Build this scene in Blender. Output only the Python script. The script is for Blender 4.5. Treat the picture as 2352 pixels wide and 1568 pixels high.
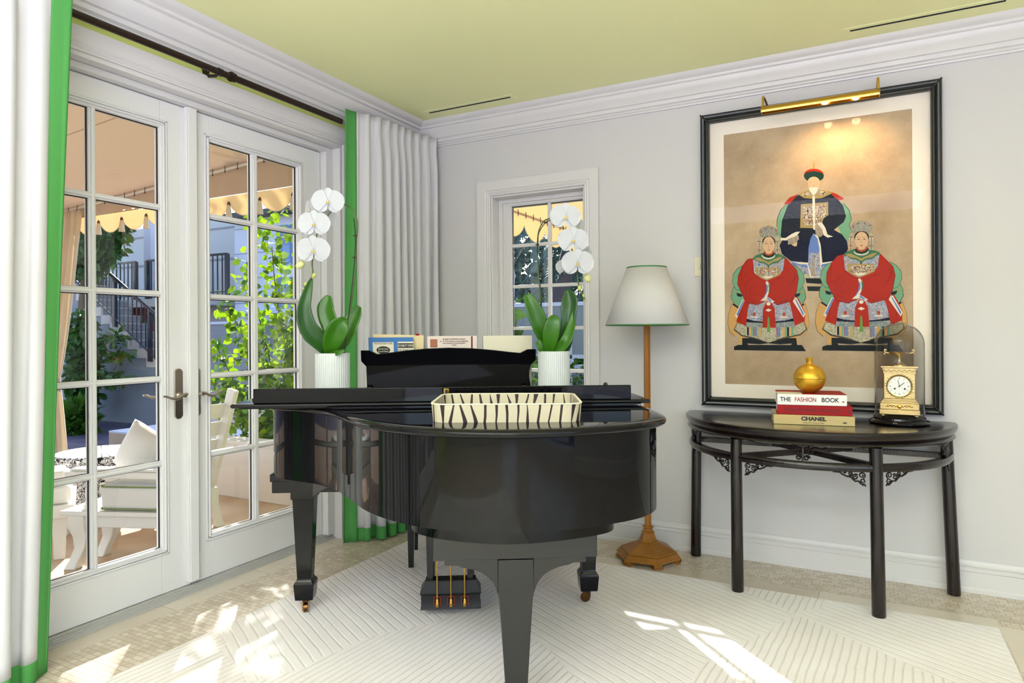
import bpy, bmesh, math, random
from mathutils import Vector, Matrix
import numpy as np
PI = math.pi
S = bpy.context.scene
for o in list(bpy.data.objects): bpy.data.objects.remove(o)
col = S.collection

# ------------------------------------------------------------ camera, sky, sun, exposure
cam_data = bpy.data.cameras.new('camera'); cam = bpy.data.objects.new('camera', cam_data); col.objects.link(cam)
F_PX, YAW, ROLL, CY = 1524.38, math.radians(27.82), math.radians(-0.3455), 767.56
cam_data.sensor_width = 36; cam_data.sensor_fit = 'HORIZONTAL'; cam_data.lens = F_PX/2352*36
cam_data.shift_y = -(784-CY)/2352
cam.location = (2.83, -3.85, 1.25)
_f = Vector((-math.sin(YAW), math.cos(YAW), 0)); _r = Vector((math.cos(YAW), math.sin(YAW), 0)); _u = Vector((0, 0, 1))
_R = _r*math.cos(ROLL)+_u*math.sin(ROLL); _U = -_r*math.sin(ROLL)+_u*math.cos(ROLL)
cam.matrix_world = Matrix(((_R.x, _U.x, -_f.x, 2.83), (_R.y, _U.y, -_f.y, -3.85), (_R.z, _U.z, -_f.z, 1.25), (0, 0, 0, 1)))
cam_data.clip_start = 0.05; cam_data.clip_end = 300
S.camera = cam

W = bpy.data.worlds.new('sky'); S.world = W; W.use_nodes = True
nt = W.node_tree; nt.nodes.clear()
sky = nt.nodes.new('ShaderNodeTexSky'); sky.sky_type = 'NISHITA'; sky.sun_disc = False
sky.sun_elevation = math.radians(34); sky.sun_rotation = math.radians(-44); sky.air_density = 1.0; sky.dust_density = 1.5; sky.ozone_density = 1.2
bg = nt.nodes.new('ShaderNodeBackground'); bg.inputs['Strength'].default_value = 0.45
wo = nt.nodes.new('ShaderNodeOutputWorld')
nt.links.new(sky.outputs[0], bg.inputs[0]); nt.links.new(bg.outputs[0], wo.inputs[0])

sun_d = bpy.data.lights.new('sun', 'SUN'); sun_d.energy = 7.5; sun_d.angle = math.radians(0.6); sun_d.color = (1, .96, .9)
sun = bpy.data.objects.new('sun', sun_d); col.objects.link(sun)
EL = math.radians(31)
sun.rotation_euler = Vector((.7*math.cos(EL), -.714*math.cos(EL), -math.sin(EL))).to_track_quat('-Z', 'Y').to_euler()
sun.location = (-6, 6, 8)

def area(name, loc, target, sx, sy, power, color=(1, 1, 1)):
    d = bpy.data.lights.new(name, 'AREA'); d.shape = 'RECTANGLE'; d.size = sx; d.size_y = sy; d.energy = power; d.color = color
    o = bpy.data.objects.new(name, d); col.objects.link(o); o.location = loc
    o.rotation_euler = (Vector(target)-Vector(loc)).to_track_quat('-Z', 'Y').to_euler(); return o
# added fill lamps standing in for daylight at unseen windows behind and right
area('rear_fill', (4.9, -7.5, 1.3), (3.4, 0, 1.2), 1.5, 2.2, 15, (.70, .71, 1))
area('side_fill', (5.75, -4.6, 1.35), (0, -3.6, 1.3), 2.6, 2.2, 14, (.70, .71, 1))
# invented fill lamp turned to the front wall behind the camera, bounced light only
area('bounce_fill', (2.6, -6.3, 1.5), (2.6, -7.3, 2.5), 3.4, 1.2, 98, (.69, .70, 1))
area('down_fill', (2.2, -4.3, 2.70), (2.2, -4.0, 0), 2.4, 1.2, 72, (.72, .73, 1))  # made-up downward fill that brightens rug and floor
area('up_fill', (2.8, -4.7, 1.45), (2.8, -4.7, 2.75), 3.0, 1.0, 205, (.70, .71, 1))  # made-up upward fill that brightens the ceiling
VS = S.view_settings
VS.view_transform = 'Standard'; VS.look = 'None'; VS.exposure = 0.42; VS.gamma = 1; VS.use_curve_mapping = False

# ------------------------------------------------------------ materials
MATS = {}
def srgb(h):
    h = h.lstrip('#'); v = [int(h[i:i+2], 16)/255 for i in (0, 2, 4)]
    return tuple((c/12.92 if c <= .04045 else ((c+.055)/1.055)**2.4) for c in v)
def newmat(name):
    m = bpy.data.materials.new(name); m.use_nodes = True; n = m.node_tree; n.nodes.clear()
    out = n.nodes.new('ShaderNodeOutputMaterial'); MATS[name] = m; return m, n, out
def L(n, a, b): n.links.new(a, b)
def mat(name, color, rough=.5, metal=0, spec=.5, noise=0, nscale=20, bump=0, bscale=200, coat=0, trans=0, color2=None, stretch=None, translucent=0, sheen=0):
    m, n, out = newmat(name)
    b = n.nodes.new('ShaderNodeBsdfPrincipled')
    c = srgb(color) if isinstance(color, str) else color
    b.inputs['Base Color'].default_value = (*c, 1); b.inputs['Roughness'].default_value = rough; b.inputs['Metallic'].default_value = metal
    b.inputs['Specular IOR Level'].default_value = spec; b.inputs['Coat Weight'].default_value = coat; b.inputs['Coat Roughness'].default_value = .03
    if sheen: b.inputs['Sheen Weight'].default_value = sheen
    tc = n.nodes.new('ShaderNodeTexCoord'); vec = tc.outputs['Object']
    if stretch:
        mp = n.nodes.new('ShaderNodeMapping'); mp.inputs['Scale'].default_value = stretch; L(n, vec, mp.inputs[0]); vec = mp.outputs[0]
    if noise or color2:
        t = n.nodes.new('ShaderNodeTexNoise'); t.inputs['Scale'].default_value = nscale; t.inputs['Detail'].default_value = 5; L(n, vec, t.inputs['Vector'])
        mx = n.nodes.new('ShaderNodeMix'); mx.data_type = 'RGBA'
        r = n.nodes.new('ShaderNodeValToRGB'); r.color_ramp.elements[0].position = .35; r.color_ramp.elements[1].position = .65; L(n, t.outputs['Fac'], r.inputs[0])
        L(n, r.outputs[0], mx.inputs['Factor'])
        c2 = srgb(color2) if color2 else tuple(x*(1-noise) for x in c)
        mx.inputs['A'].default_value = (*c, 1); mx.inputs['B'].default_value = (*c2, 1)
        L(n, mx.outputs['Result'], b.inputs['Base Color'])
    if bump:
        t = n.nodes.new('ShaderNodeTexNoise'); t.inputs['Scale'].default_value = bscale; t.inputs['Detail'].default_value = 3; L(n, vec, t.inputs['Vector'])
        bp = n.nodes.new('ShaderNodeBump'); bp.inputs['Strength'].default_value = bump; bp.inputs['Distance'].default_value = .002; L(n, t.outputs['Fac'], bp.inputs['Height']); L(n, bp.outputs[0], b.inputs['Normal'])
    last = b.outputs[0]
    if translucent:
        tr = n.nodes.new('ShaderNodeBsdfTranslucent'); tr.inputs[0].default_value = (*c, 1)
        if noise or color2: L(n, mx.outputs['Result'], tr.inputs[0])
        ms = n.nodes.new('ShaderNodeMixShader'); ms.inputs[0].default_value = translucent; L(n, last, ms.inputs[1]); L(n, tr.outputs[0], ms.inputs[2]); last = ms.outputs[0]
    L(n, last, out.inputs[0]); return m
def glass(name, tint=(1, 1, 1), refl=1.0, edge=None):
    m, n, out = newmat(name)
    t = n.nodes.new('ShaderNodeBsdfTransparent'); t.inputs[0].default_value = (*tint, 1)
    g = n.nodes.new('ShaderNodeBsdfGlossy'); g.inputs['Roughness'].default_value = 0.0
    lw = n.nodes.new('ShaderNodeLayerWeight'); lw.inputs[0].default_value = .5
    pw = n.nodes.new('ShaderNodeMath'); pw.operation = 'POWER'; pw.inputs[1].default_value = 5; L(n, lw.outputs['Facing'], pw.inputs[0])
    ml = n.nodes.new('ShaderNodeMath'); ml.operation = 'MULTIPLY_ADD'; ml.inputs[1].default_value = .9*(edge if edge is not None else refl); ml.inputs[2].default_value = .035*refl; L(n, pw.outputs[0], ml.inputs[0])
    ms = n.nodes.new('ShaderNodeMixShader'); L(n, ml.outputs[0], ms.inputs[0]); L(n, t.outputs[0], ms.inputs[1]); L(n, g.outputs[0], ms.inputs[2]); L(n, ms.outputs[0], out.inputs[0]); return m

mat('wall_white', '#cfcdcc', .6, bump=.05, bscale=60)
mat('ceiling_green', '#eff1b6', .55)
mat('wall_green', '#cdd67c', .6)
mat('wall_taupe', '#7d7972', .7)
mat('trim_white', '#d9d7d5', .35)
mat('door_white', '#e4e3e2', .4)
mat('sill_grey', '#b9b7b0', .45)
mat('black_lacquer', (.004, .004, .005), .03, spec=.26)
mat('black_satin', (.012, .013, .013), .12, spec=.5)
mat('black_felt', (.004, .004, .006), .8, spec=.1)
mat('black_dull', (.012, .012, .012), .4, spec=.3)
mat('brass_old', '#765836', .3, 1, noise=.3, nscale=40)
mat('brass', '#c9a24e', .18, 1)
mat('gold_leaf', '#e6b133', .3, .6, noise=.25, nscale=30, bump=.3, bscale=40)
mat('gilt_bronze', '#c8b380', .25, 1, bump=.5, bscale=60)
mat('wood_gilt', '#a86f2a', .38, .25, noise=.2, nscale=25, stretch=(1, 1, .2))
mat('gold_edge', '#c99744', .3, .7)
mat('dark_wood', '#190d0e', .2, spec=.5, color2='#0b0708', nscale=6, stretch=(4, 4, .8), bump=.6, bscale=30, coat=.15)
mat('nickel', '#b5ada4', .28, 1)
mat('bronze_dark', '#33261f', .4, .6)
mat('linen', '#e6e5e6', .8, bump=.3, bscale=900, spec=.2, translucent=.22)
mat('green_cloth', '#58a556', .7, spec=.2, bump=.2, bscale=900, translucent=.12)
mat('green_trim', '#3c7a46', .6)
mat('shade_linen', '#d8d6d6', .7, spec=.2, bump=.15, bscale=700, translucent=.08)
mat('ceramic_white', '#cfd4d1', .4)
mat('leaf_green', '#3f7a16', .32, spec=.5, color2='#2f6512', nscale=6, translucent=.18)
mat('leaf_dark', '#2a5c1c', .34, spec=.5, color2='#1d4a18', nscale=6, translucent=.1)
mat('stem_green', '#4d5f2a', .45)
mat('stick_dark', '#221f14', .5)
mat('petal', '#d3d5da', .55, spec=.3, translucent=.25)
mat('petal_yellow', '#e2c03a', .5, translucent=.1)
mat('petal_cream', '#e6e6a8', .5, translucent=.2)
mat('bud_green', '#b8bd6a', .5)
mat('potting_bark', '#3a2a1c', .9, bump=.8, bscale=60)
mat('mat_board', '#ece2d3', .7)
mat('frame_black', (.012, .014, .013), .25, spec=.5)
mat('paper_cream', '#e3dcc2', .8)
mat('paper_yellow', '#e2cfa0', .8)
mat('paper_pink', '#e3d5c9', .7)
mat('paper_white', '#efece6', .6)
mat('book_blue', '#3f77b6', .5)
mat('book_red', '#a0080e', .5, spec=.25)
mat('book_maroon', '#6e1f22', .5)
mat('book_gold', '#b5a068', .3, .7)
mat('ink_black', (.01, .01, .012), .5)
mat('ink_red', '#a01525', .5)
mat('ink_maroon', '#5a0c12', .5)
mat('face_tan', '#a86a4c', .6)
mat('dial_white', '#f3f3ee', .3)
mat('bulb_off', '#f5f0e0', .3)
mat('vent_dark', (.05, .052, .05), .5)
mat('red_felt', '#a02a1c', .8)
mat('hem_stain', '#e2dcb4', .8)
# outdoors
mat('terrace_stone', '#cfb99f', .75, color2='#bb9c7d', nscale=2.5)
mat('white_paint', '#ece9e4', .4)
mat('cushion', '#e2dfda', .8, bump=.2, bscale=500)
mat('piping', '#7d8a52', .7)
mat('awning_tan', '#dccab6', .85, translucent=.35, bump=.2, bscale=600)
mat('awning_inner', '#c9b49c', .85, translucent=.15)
mat('awning_yellow', '#efdab4', .8, translucent=.6)
mat('rod_white', '#d8d6d2', .4)
mat('tassel', '#d9cbb4', .8)
mat('tassel_cap', '#4a2a22', .6)
mat('drape_tan', '#eadcc6', .85, translucent=.4, spec=.1)
mat('stucco_white', '#dcd5cc', .85, bump=.2, bscale=90)
mat('stucco_grey', '#8f929c', .9, color2='#82868f', nscale=1.2)
mat('siding', '#ccd0e4', .8)
mat('siding_shade', '#b7b9bb', .8)  # shaded face of the siding, its shade put into the colour
mat('stair_stone', '#d6c6bf', .8)
mat('iron_black', (.012, .016, .03), .35)
mat('paver_dark', '#5e5568', .8, color2='#453f50', nscale=5)
mat('grass', '#5a6b34', .9, color2='#6a5a44', nscale=3)
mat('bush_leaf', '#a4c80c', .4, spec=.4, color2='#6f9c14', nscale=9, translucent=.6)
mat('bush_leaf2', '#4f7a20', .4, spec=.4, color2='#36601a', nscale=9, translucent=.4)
mat('tree_leaf', '#3f6e24', .4, color2='#2b4f1c', nscale=9, translucent=.3)
mat('palm_leaf', '#3c5c5a', .45, color2='#2c4a36', nscale=5, translucent=.2)
mat('bark', '#6b5a48', .9, bump=.8, bscale=20)
mat('palm_trunk', '#6a5f66', .9, bump=.8, bscale=20)
mat('screen_grey', '#8f979e', .7, color2='#757e86', nscale=150)
mat('roof_dark', '#3c3a44', .7)
mat('box_beige', '#b7a38e', .8)
mat('blue_glass', '#2c62a8', .1)
glass('pane_glass', (.985, .99, .99)); glass('picture_glass', (1, 1, 1), .12); glass('dome_glass', (.997, .998, .997), .32, 1.3)

def mosaic_floor():
    m, n, out = newmat('mosaic_floor')
    N = n.nodes.new
    b = N('ShaderNodeBsdfPrincipled'); b.inputs['Roughness'].default_value = .3; b.inputs['Specular IOR Level'].default_value = .5
    tc = N('ShaderNodeTexCoord'); sx = N('ShaderNodeSeparateXYZ'); L(n, tc.outputs['Object'], sx.inputs[0])
    br = N('ShaderNodeTexBrick'); br.offset = .5; br.offset_frequency = 2; br.squash = 1.5; br.squash_frequency = 3
    br.inputs['Scale'].default_value = 1; br.inputs['Brick Width'].default_value = .034; br.inputs['Row Height'].default_value = .026
    br.inputs['Mortar Size'].default_value = .0012; br.inputs['Mortar Smooth'].default_value = .2; br.inputs['Bias'].default_value = -.1
    br.inputs['Color1'].default_value = (*srgb('#e6dccb'), 1); br.inputs['Color2'].default_value = (*srgb('#cdbfa9'), 1); br.inputs['Mortar'].default_value = (*srgb('#a8957a'), 1)
    L(n, tc.outputs['Object'], br.inputs['Vector'])
    nz = N('ShaderNodeTexNoise'); nz.inputs['Scale'].default_value = 3; nz.inputs['Detail'].default_value = 6; L(n, tc.outputs['Object'], nz.inputs['Vector'])
    mp = N('ShaderNodeMapping'); mp.inputs['Rotation'].default_value = (0, 0, PI/2); mp.inputs['Location'].default_value = (.23, .06, 0); L(n, tc.outputs['Object'], mp.inputs[0])
    bl = N('ShaderNodeTexBrick'); bl.offset = 0; bl.inputs['Scale'].default_value = 1; bl.inputs['Brick Width'].default_value = .53; bl.inputs['Row Height'].default_value = .9
    bl.inputs['Mortar Size'].default_value = .0015; bl.inputs['Color1'].default_value = (*srgb('#e8dfd0'), 1); bl.inputs['Color2'].default_value = (*srgb('#d4c5b0'), 1); bl.inputs['Mortar'].default_value = (*srgb('#a8957a'), 1)
    L(n, mp.outputs[0], bl.inputs['Vector'])
    st = N('ShaderNodeMix'); st.data_type = 'RGBA'; st.blend_type = 'MULTIPLY'; st.inputs['Factor'].default_value = .5
    cr = N('ShaderNodeValToRGB'); cr.color_ramp.elements[0].position = .3; cr.color_ramp.elements[0].color = (.72, .68, .62, 1); cr.color_ramp.elements[1].position = .7; L(n, nz.outputs['Fac'], cr.inputs[0])
    def cmp(a, op, v):
        x = N('ShaderNodeMath'); x.operation = op; L(n, a, x.inputs[0]); x.inputs[1].default_value = v; return x.outputs[0]
    m1 = cmp(sx.outputs['X'], 'LESS_THAN', .058)
    a1 = cmp(sx.outputs['Y'], 'LESS_THAN', -.325); a2 = cmp(sx.outputs['Y'], 'GREATER_THAN', -.47); a3 = cmp(sx.outputs['X'], 'GREATER_THAN', 1.0); a4 = cmp(sx.outputs['X'], 'LESS_THAN', 3.34)
    a5 = cmp(sx.outputs['X'], 'LESS_THAN', 3.46); a6 = cmp(sx.outputs['X'], 'GREATER_THAN', 3.34); a7 = cmp(sx.outputs['Y'], 'LESS_THAN', -.4)
    def mul(*v):
        r = v[0]
        for w in v[1:]:
            x = N('ShaderNodeMath'); x.operation = 'MULTIPLY'; L(n, r, x.inputs[0]); L(n, w, x.inputs[1]); r = x.outputs[0]
        return r
    def mx(a, c):
        x = N('ShaderNodeMath'); x.operation = 'MAXIMUM'; L(n, a, x.inputs[0]); L(n, c, x.inputs[1]); return x.outputs[0]
    msk = mx(m1, mx(mul(a1, a2, a3, a4), mul(a5, a6, a7)))
    mm = N('ShaderNodeMix'); mm.data_type = 'RGBA'; L(n, msk, mm.inputs['Factor']); L(n, br.outputs['Color'], mm.inputs['A']); L(n, bl.outputs['Color'], mm.inputs['B'])
    L(n, mm.outputs['Result'], st.inputs['A']); L(n, cr.outputs[0], st.inputs['B']); L(n, st.outputs['Result'], b.inputs['Base Color'])
    bp = N('ShaderNodeBump'); bp.inputs['Strength'].default_value = .5; bp.inputs['Distance'].default_value = .002; bp.invert = True
    L(n, br.outputs['Fac'], bp.inputs['Height']); L(n, bp.outputs[0], b.inputs['Normal']); L(n, b.outputs[0], out.inputs[0])
mosaic_floor()
def rug_mat():
    m, n, out = newmat('rug_wool'); N = n.nodes.new
    b = N('ShaderNodeBsdfPrincipled'); b.inputs['Roughness'].default_value = .9; b.inputs['Specular IOR Level'].default_value = .1; b.inputs['Sheen Weight'].default_value = .2
    tc = N('ShaderNodeTexCoord')
    dn = N('ShaderNodeTexNoise'); dn.inputs['Scale'].default_value = 2.2; dn.inputs['Detail'].default_value = 2; L(n, tc.outputs['Object'], dn.inputs['Vector'])
    def wave(rot, sc, dist):
        mp = N('ShaderNodeMapping'); mp.inputs['Rotation'].default_value = (0, 0, rot); L(n, tc.outputs['Object'], mp.inputs[0])
        w = N('ShaderNodeTexWave'); w.bands_direction = 'X'; w.inputs['Scale'].default_value = sc; w.inputs['Distortion'].default_value = dist; w.inputs['Detail'].default_value = 2; w.inputs['Detail Scale'].default_value = .8
        L(n, mp.outputs[0], w.inputs['Vector']); return w.outputs['Fac']
    w1 = wave(math.radians(-62), 7.6, 1.0); w2 = wave(math.radians(4), 10.5, 1.6)
    mp = N('ShaderNodeMapping'); mp.inputs['Rotation'].default_value = (0, 0, math.radians(28)); mp.inputs['Scale'].default_value = (1.05, .85, 1); mp.inputs['Location'].default_value = (.25, .1, 0)
    av = N('ShaderNodeVectorMath'); av.operation = 'MULTIPLY_ADD'; av.inputs[1].default_value = (.25, .25, 0); L(n, dn.outputs['Color'], av.inputs[0]); L(n, tc.outputs['Object'], av.inputs[2]); L(n, av.outputs[0], mp.inputs[0])
    ck = N('ShaderNodeTexChecker'); ck.inputs['Scale'].default_value = 1.0; ck.inputs['Color1'].default_value = (1, 1, 1, 1); ck.inputs['Color2'].default_value = (0, 0, 0, 1); L(n, mp.outputs[0], ck.inputs['Vector'])
    mw = N('ShaderNodeMix'); L(n, ck.outputs['Fac'], mw.inputs['Factor']); L(n, w1, mw.inputs['A']); L(n, w2, mw.inputs['B'])
    r = N('ShaderNodeValToRGB'); r.color_ramp.elements[0].position = .0; r.color_ramp.elements[0].color = (0, 0, 0, 1); r.color_ramp.elements[1].position = .22
    L(n, mw.outputs['Result'], r.inputs[0])
    dep = N('ShaderNodeMath'); dep.operation = 'MULTIPLY_ADD'; L(n, ck.outputs['Fac'], dep.inputs[0]); dep.inputs[1].default_value = .30; dep.inputs[2].default_value = .10
    inv = N('ShaderNodeMath'); inv.operation = 'SUBTRACT'; inv.inputs[0].default_value = 1; L(n, r.outputs[0], inv.inputs[1])
    fa = N('ShaderNodeMath'); fa.operation = 'MULTIPLY'; L(n, inv.outputs[0], fa.inputs[0]); L(n, dep.outputs[0], fa.inputs[1])
    c = N('ShaderNodeMix'); c.data_type = 'RGBA'; c.inputs['A'].default_value = (*srgb('#f6f2ef'), 1); c.inputs['B'].default_value = (*srgb('#cbc1b6'), 1); L(n, fa.outputs[0], c.inputs['Factor'])
    nz = N('ShaderNodeTexNoise'); nz.inputs['Scale'].default_value = 1.6; nz.inputs['Detail'].default_value = 6; L(n, tc.outputs['Object'], nz.inputs['Vector'])
    cr = N('ShaderNodeValToRGB'); cr.color_ramp.elements[0].position = .35; cr.color_ramp.elements[0].color = (.90, .88, .85, 1); cr.color_ramp.elements[1].position = .62; L(n, nz.outputs['Fac'], cr.inputs[0])
    c2 = N('ShaderNodeMix'); c2.data_type = 'RGBA'; c2.blend_type = 'MULTIPLY'; c2.inputs['Factor'].default_value = 1; L(n, c.outputs['Result'], c2.inputs['A']); L(n, cr.outputs[0], c2.inputs['B'])
    L(n, c2.outputs['Result'], b.inputs['Base Color'])
    fz = N('ShaderNodeTexNoise'); fz.inputs['Scale'].default_value = 260; L(n, tc.outputs['Object'], fz.inputs['Vector'])
    ad = N('ShaderNodeMath'); ad.operation = 'MULTIPLY_ADD'; L(n, fz.outputs['Fac'], ad.inputs[0]); ad.inputs[1].default_value = .35; L(n, r.outputs[0], ad.inputs[2])
    bp = N('ShaderNodeBump'); bp.inputs['Strength'].default_value = .4; bp.inputs['Distance'].default_value = .006; L(n, ad.outputs[0], bp.inputs['Height']); L(n, bp.outputs[0], b.inputs['Normal'])
    L(n, b.outputs[0], out.inputs[0])
rug_mat()
def zebra_mat():
    m, n, out = newmat('zebra_hide'); N = n.nodes.new
    b = N('ShaderNodeBsdfPrincipled'); b.inputs['Roughness'].default_value = .65
    uv = N('ShaderNodeUVMap'); uv.uv_map = 'UVMap'; sp = N('ShaderNodeSeparateXYZ'); L(n, uv.outputs[0], sp.inputs[0])
    # u along the wall in metres, v up it; upright slanting stripes that taper
    def math_(op, *a):
        x = N('ShaderNodeMath'); x.operation = op
        for i, v in enumerate(a):
            if isinstance(v, (int, float)): x.inputs[i].default_value = v
            else: L(n, v, x.inputs[i])
        return x.outputs[0]
    u_, v_ = sp.outputs['X'], sp.outputs['Y']
    cell = math_('FLOOR', math_('DIVIDE', u_, .034))
    wn = N('ShaderNodeTexWhiteNoise'); wn.noise_dimensions = '1D'; L(n, cell, wn.inputs['W'])
    sc = N('ShaderNodeSeparateColor'); L(n, wn.outputs['Color'], sc.inputs[0]); r1, r2, r3 = sc.outputs[0], sc.outputs[1], sc.outputs[2]
    fu = math_('FRACT', math_('DIVIDE', u_, .034)); vv = math_('DIVIDE', v_, .06)
    ctr = math_('ADD', math_('ADD', .36, math_('MULTIPLY', r1, .28)), math_('MULTIPLY', math_('SUBTRACT', r2, .5), math_('SUBTRACT', .5, vv)))
    dd = math_('ABSOLUTE', math_('SUBTRACT', fu, ctr))
    wdt = math_('MULTIPLY', math_('ADD', .10, math_('MULTIPLY', r3, .10)), math_('ADD', .75, math_('MULTIPLY', math_('SUBTRACT', r1, .5), math_('MULTIPLY', math_('SUBTRACT', vv, .5), 2.6))))
    ltn = math_('LESS_THAN', dd, wdt)
    class _o: pass
    lt = _o(); lt.outputs = [ltn]
    c = N('ShaderNodeMix'); c.data_type = 'RGBA'; c.inputs['A'].default_value = (*srgb('#c9bfa2'), 1); c.inputs['B'].default_value = (*srgb('#2a1c19'), 1); L(n, lt.outputs[0], c.inputs['Factor'])
    L(n, c.outputs['Result'], b.inputs['Base Color']); L(n, b.outputs[0], out.inputs[0])
zebra_mat()
def silk_mat():
    m, n, out = newmat('painting_silk'); N = n.nodes.new
    b = N('ShaderNodeBsdfPrincipled'); b.inputs['Roughness'].default_value = .8; b.inputs['Specular IOR Level'].default_value = .1
    tc = N('ShaderNodeTexCoord')
    a = N('ShaderNodeTexNoise'); a.inputs['Scale'].default_value = 2.5; a.inputs['Detail'].default_value = 8; a.inputs['Roughness'].default_value = .65; L(n, tc.outputs['Object'], a.inputs['Vector'])
    r = N('ShaderNodeValToRGB'); r.color_ramp.elements[0].position = .3; r.color_ramp.elements[0].color = (*srgb('#a38a6c'), 1); r.color_ramp.elements[1].position = .6; r.color_ramp.elements[1].color = (*srgb('#c4ad8e'), 1); L(n, a.outputs['Fac'], r.inputs[0])
    f = N('ShaderNodeTexNoise'); f.inputs['Scale'].default_value = 160; L(n, tc.outputs['Object'], f.inputs['Vector'])
    x = N('ShaderNodeMix'); x.data_type = 'RGBA'; x.blend_type = 'MULTIPLY'; x.inputs['Factor'].default_value = .18; L(n, r.outputs[0], x.inputs['A']); L(n, f.outputs['Color'], x.inputs['B'])
    L(n, x.outputs['Result'], b.inputs['Base Color']); L(n, b.outputs[0], out.inputs[0])
silk_mat()
def voro(name, cols, scale, rough=.8):
    m, n, out = newmat(name); N = n.nodes.new
    b = N('ShaderNodeBsdfPrincipled'); b.inputs['Roughness'].default_value = rough; b.inputs['Specular IOR Level'].default_value = .1
    tc = N('ShaderNodeTexCoord'); nz = N('ShaderNodeTexNoise'); nz.inputs['Scale'].default_value = scale; nz.inputs['Detail'].default_value = 2; nz.inputs['Distortion'].default_value = 2.5; L(n, tc.outputs['Object'], nz.inputs['Vector'])
    r = N('ShaderNodeValToRGB'); r.color_ramp.interpolation = 'CONSTANT'
    e = r.color_ramp.elements; e[0].position = 0; e[0].color = (*srgb(cols[0]), 1); e[1].position = .4; e[1].color = (*srgb(cols[1]), 1)
    for k, c in enumerate(cols[2:]):
        q = e.new(.4+.25*(k+1)/len(cols[1:])); q.color = (*srgb(c), 1)
    L(n, nz.outputs['Fac'], r.inputs[0]); L(n, r.outputs[0], b.inputs['Base Color']); L(n, b.outputs[0], out.inputs[0])
voro('p_bluepat', ['#4f6a9c', '#9aa6bd', '#c2bda8', '#5b76a4', '#b08a78'], 55)
voro('p_badge', ['#1d1a1c', '#c9b58c', '#ddd2bc', '#2a2526', '#a86b52'], 60)
voro('p_lace', ['#8c7f60', '#c9bc9c', '#6d7a68', '#d8cdb4', '#9a9078'], 60)
voro('p_net', ['#31495a', '#a8b0a4', '#3d5a70', '#b9b59c'], 90)
voro('p_crown', ['#4a5f7c', '#9c9a86', '#7e8ca0', '#b59a58', '#5d6f6c'], 85)
voro('p_fur', ['#6e6258', '#b0a290', '#8a7c6c'], 90)
voro('table_pattern', ['#23252e', '#e9e9ea', '#1d2028', '#d8dadd'], 16)
for k, v in dict(green='#6c9f7c', green2='#12352c', green3='#3d6b4c', blue='#5f7cb8', white='#d9d0bd', navy='#0e1428', red='#a82208', redd='#7a1406', gold='#a08a52', skin='#c9a783', ink='#161c1d', ink2='#4a4234', ochre='#c79a5a', mauve='#8a6a74', rust='#a2482a', rustl='#a4765a', lips='#a83224', tassel='#5f8f44').items(): mat('p_'+k, v, .8, spec=.1)

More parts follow.
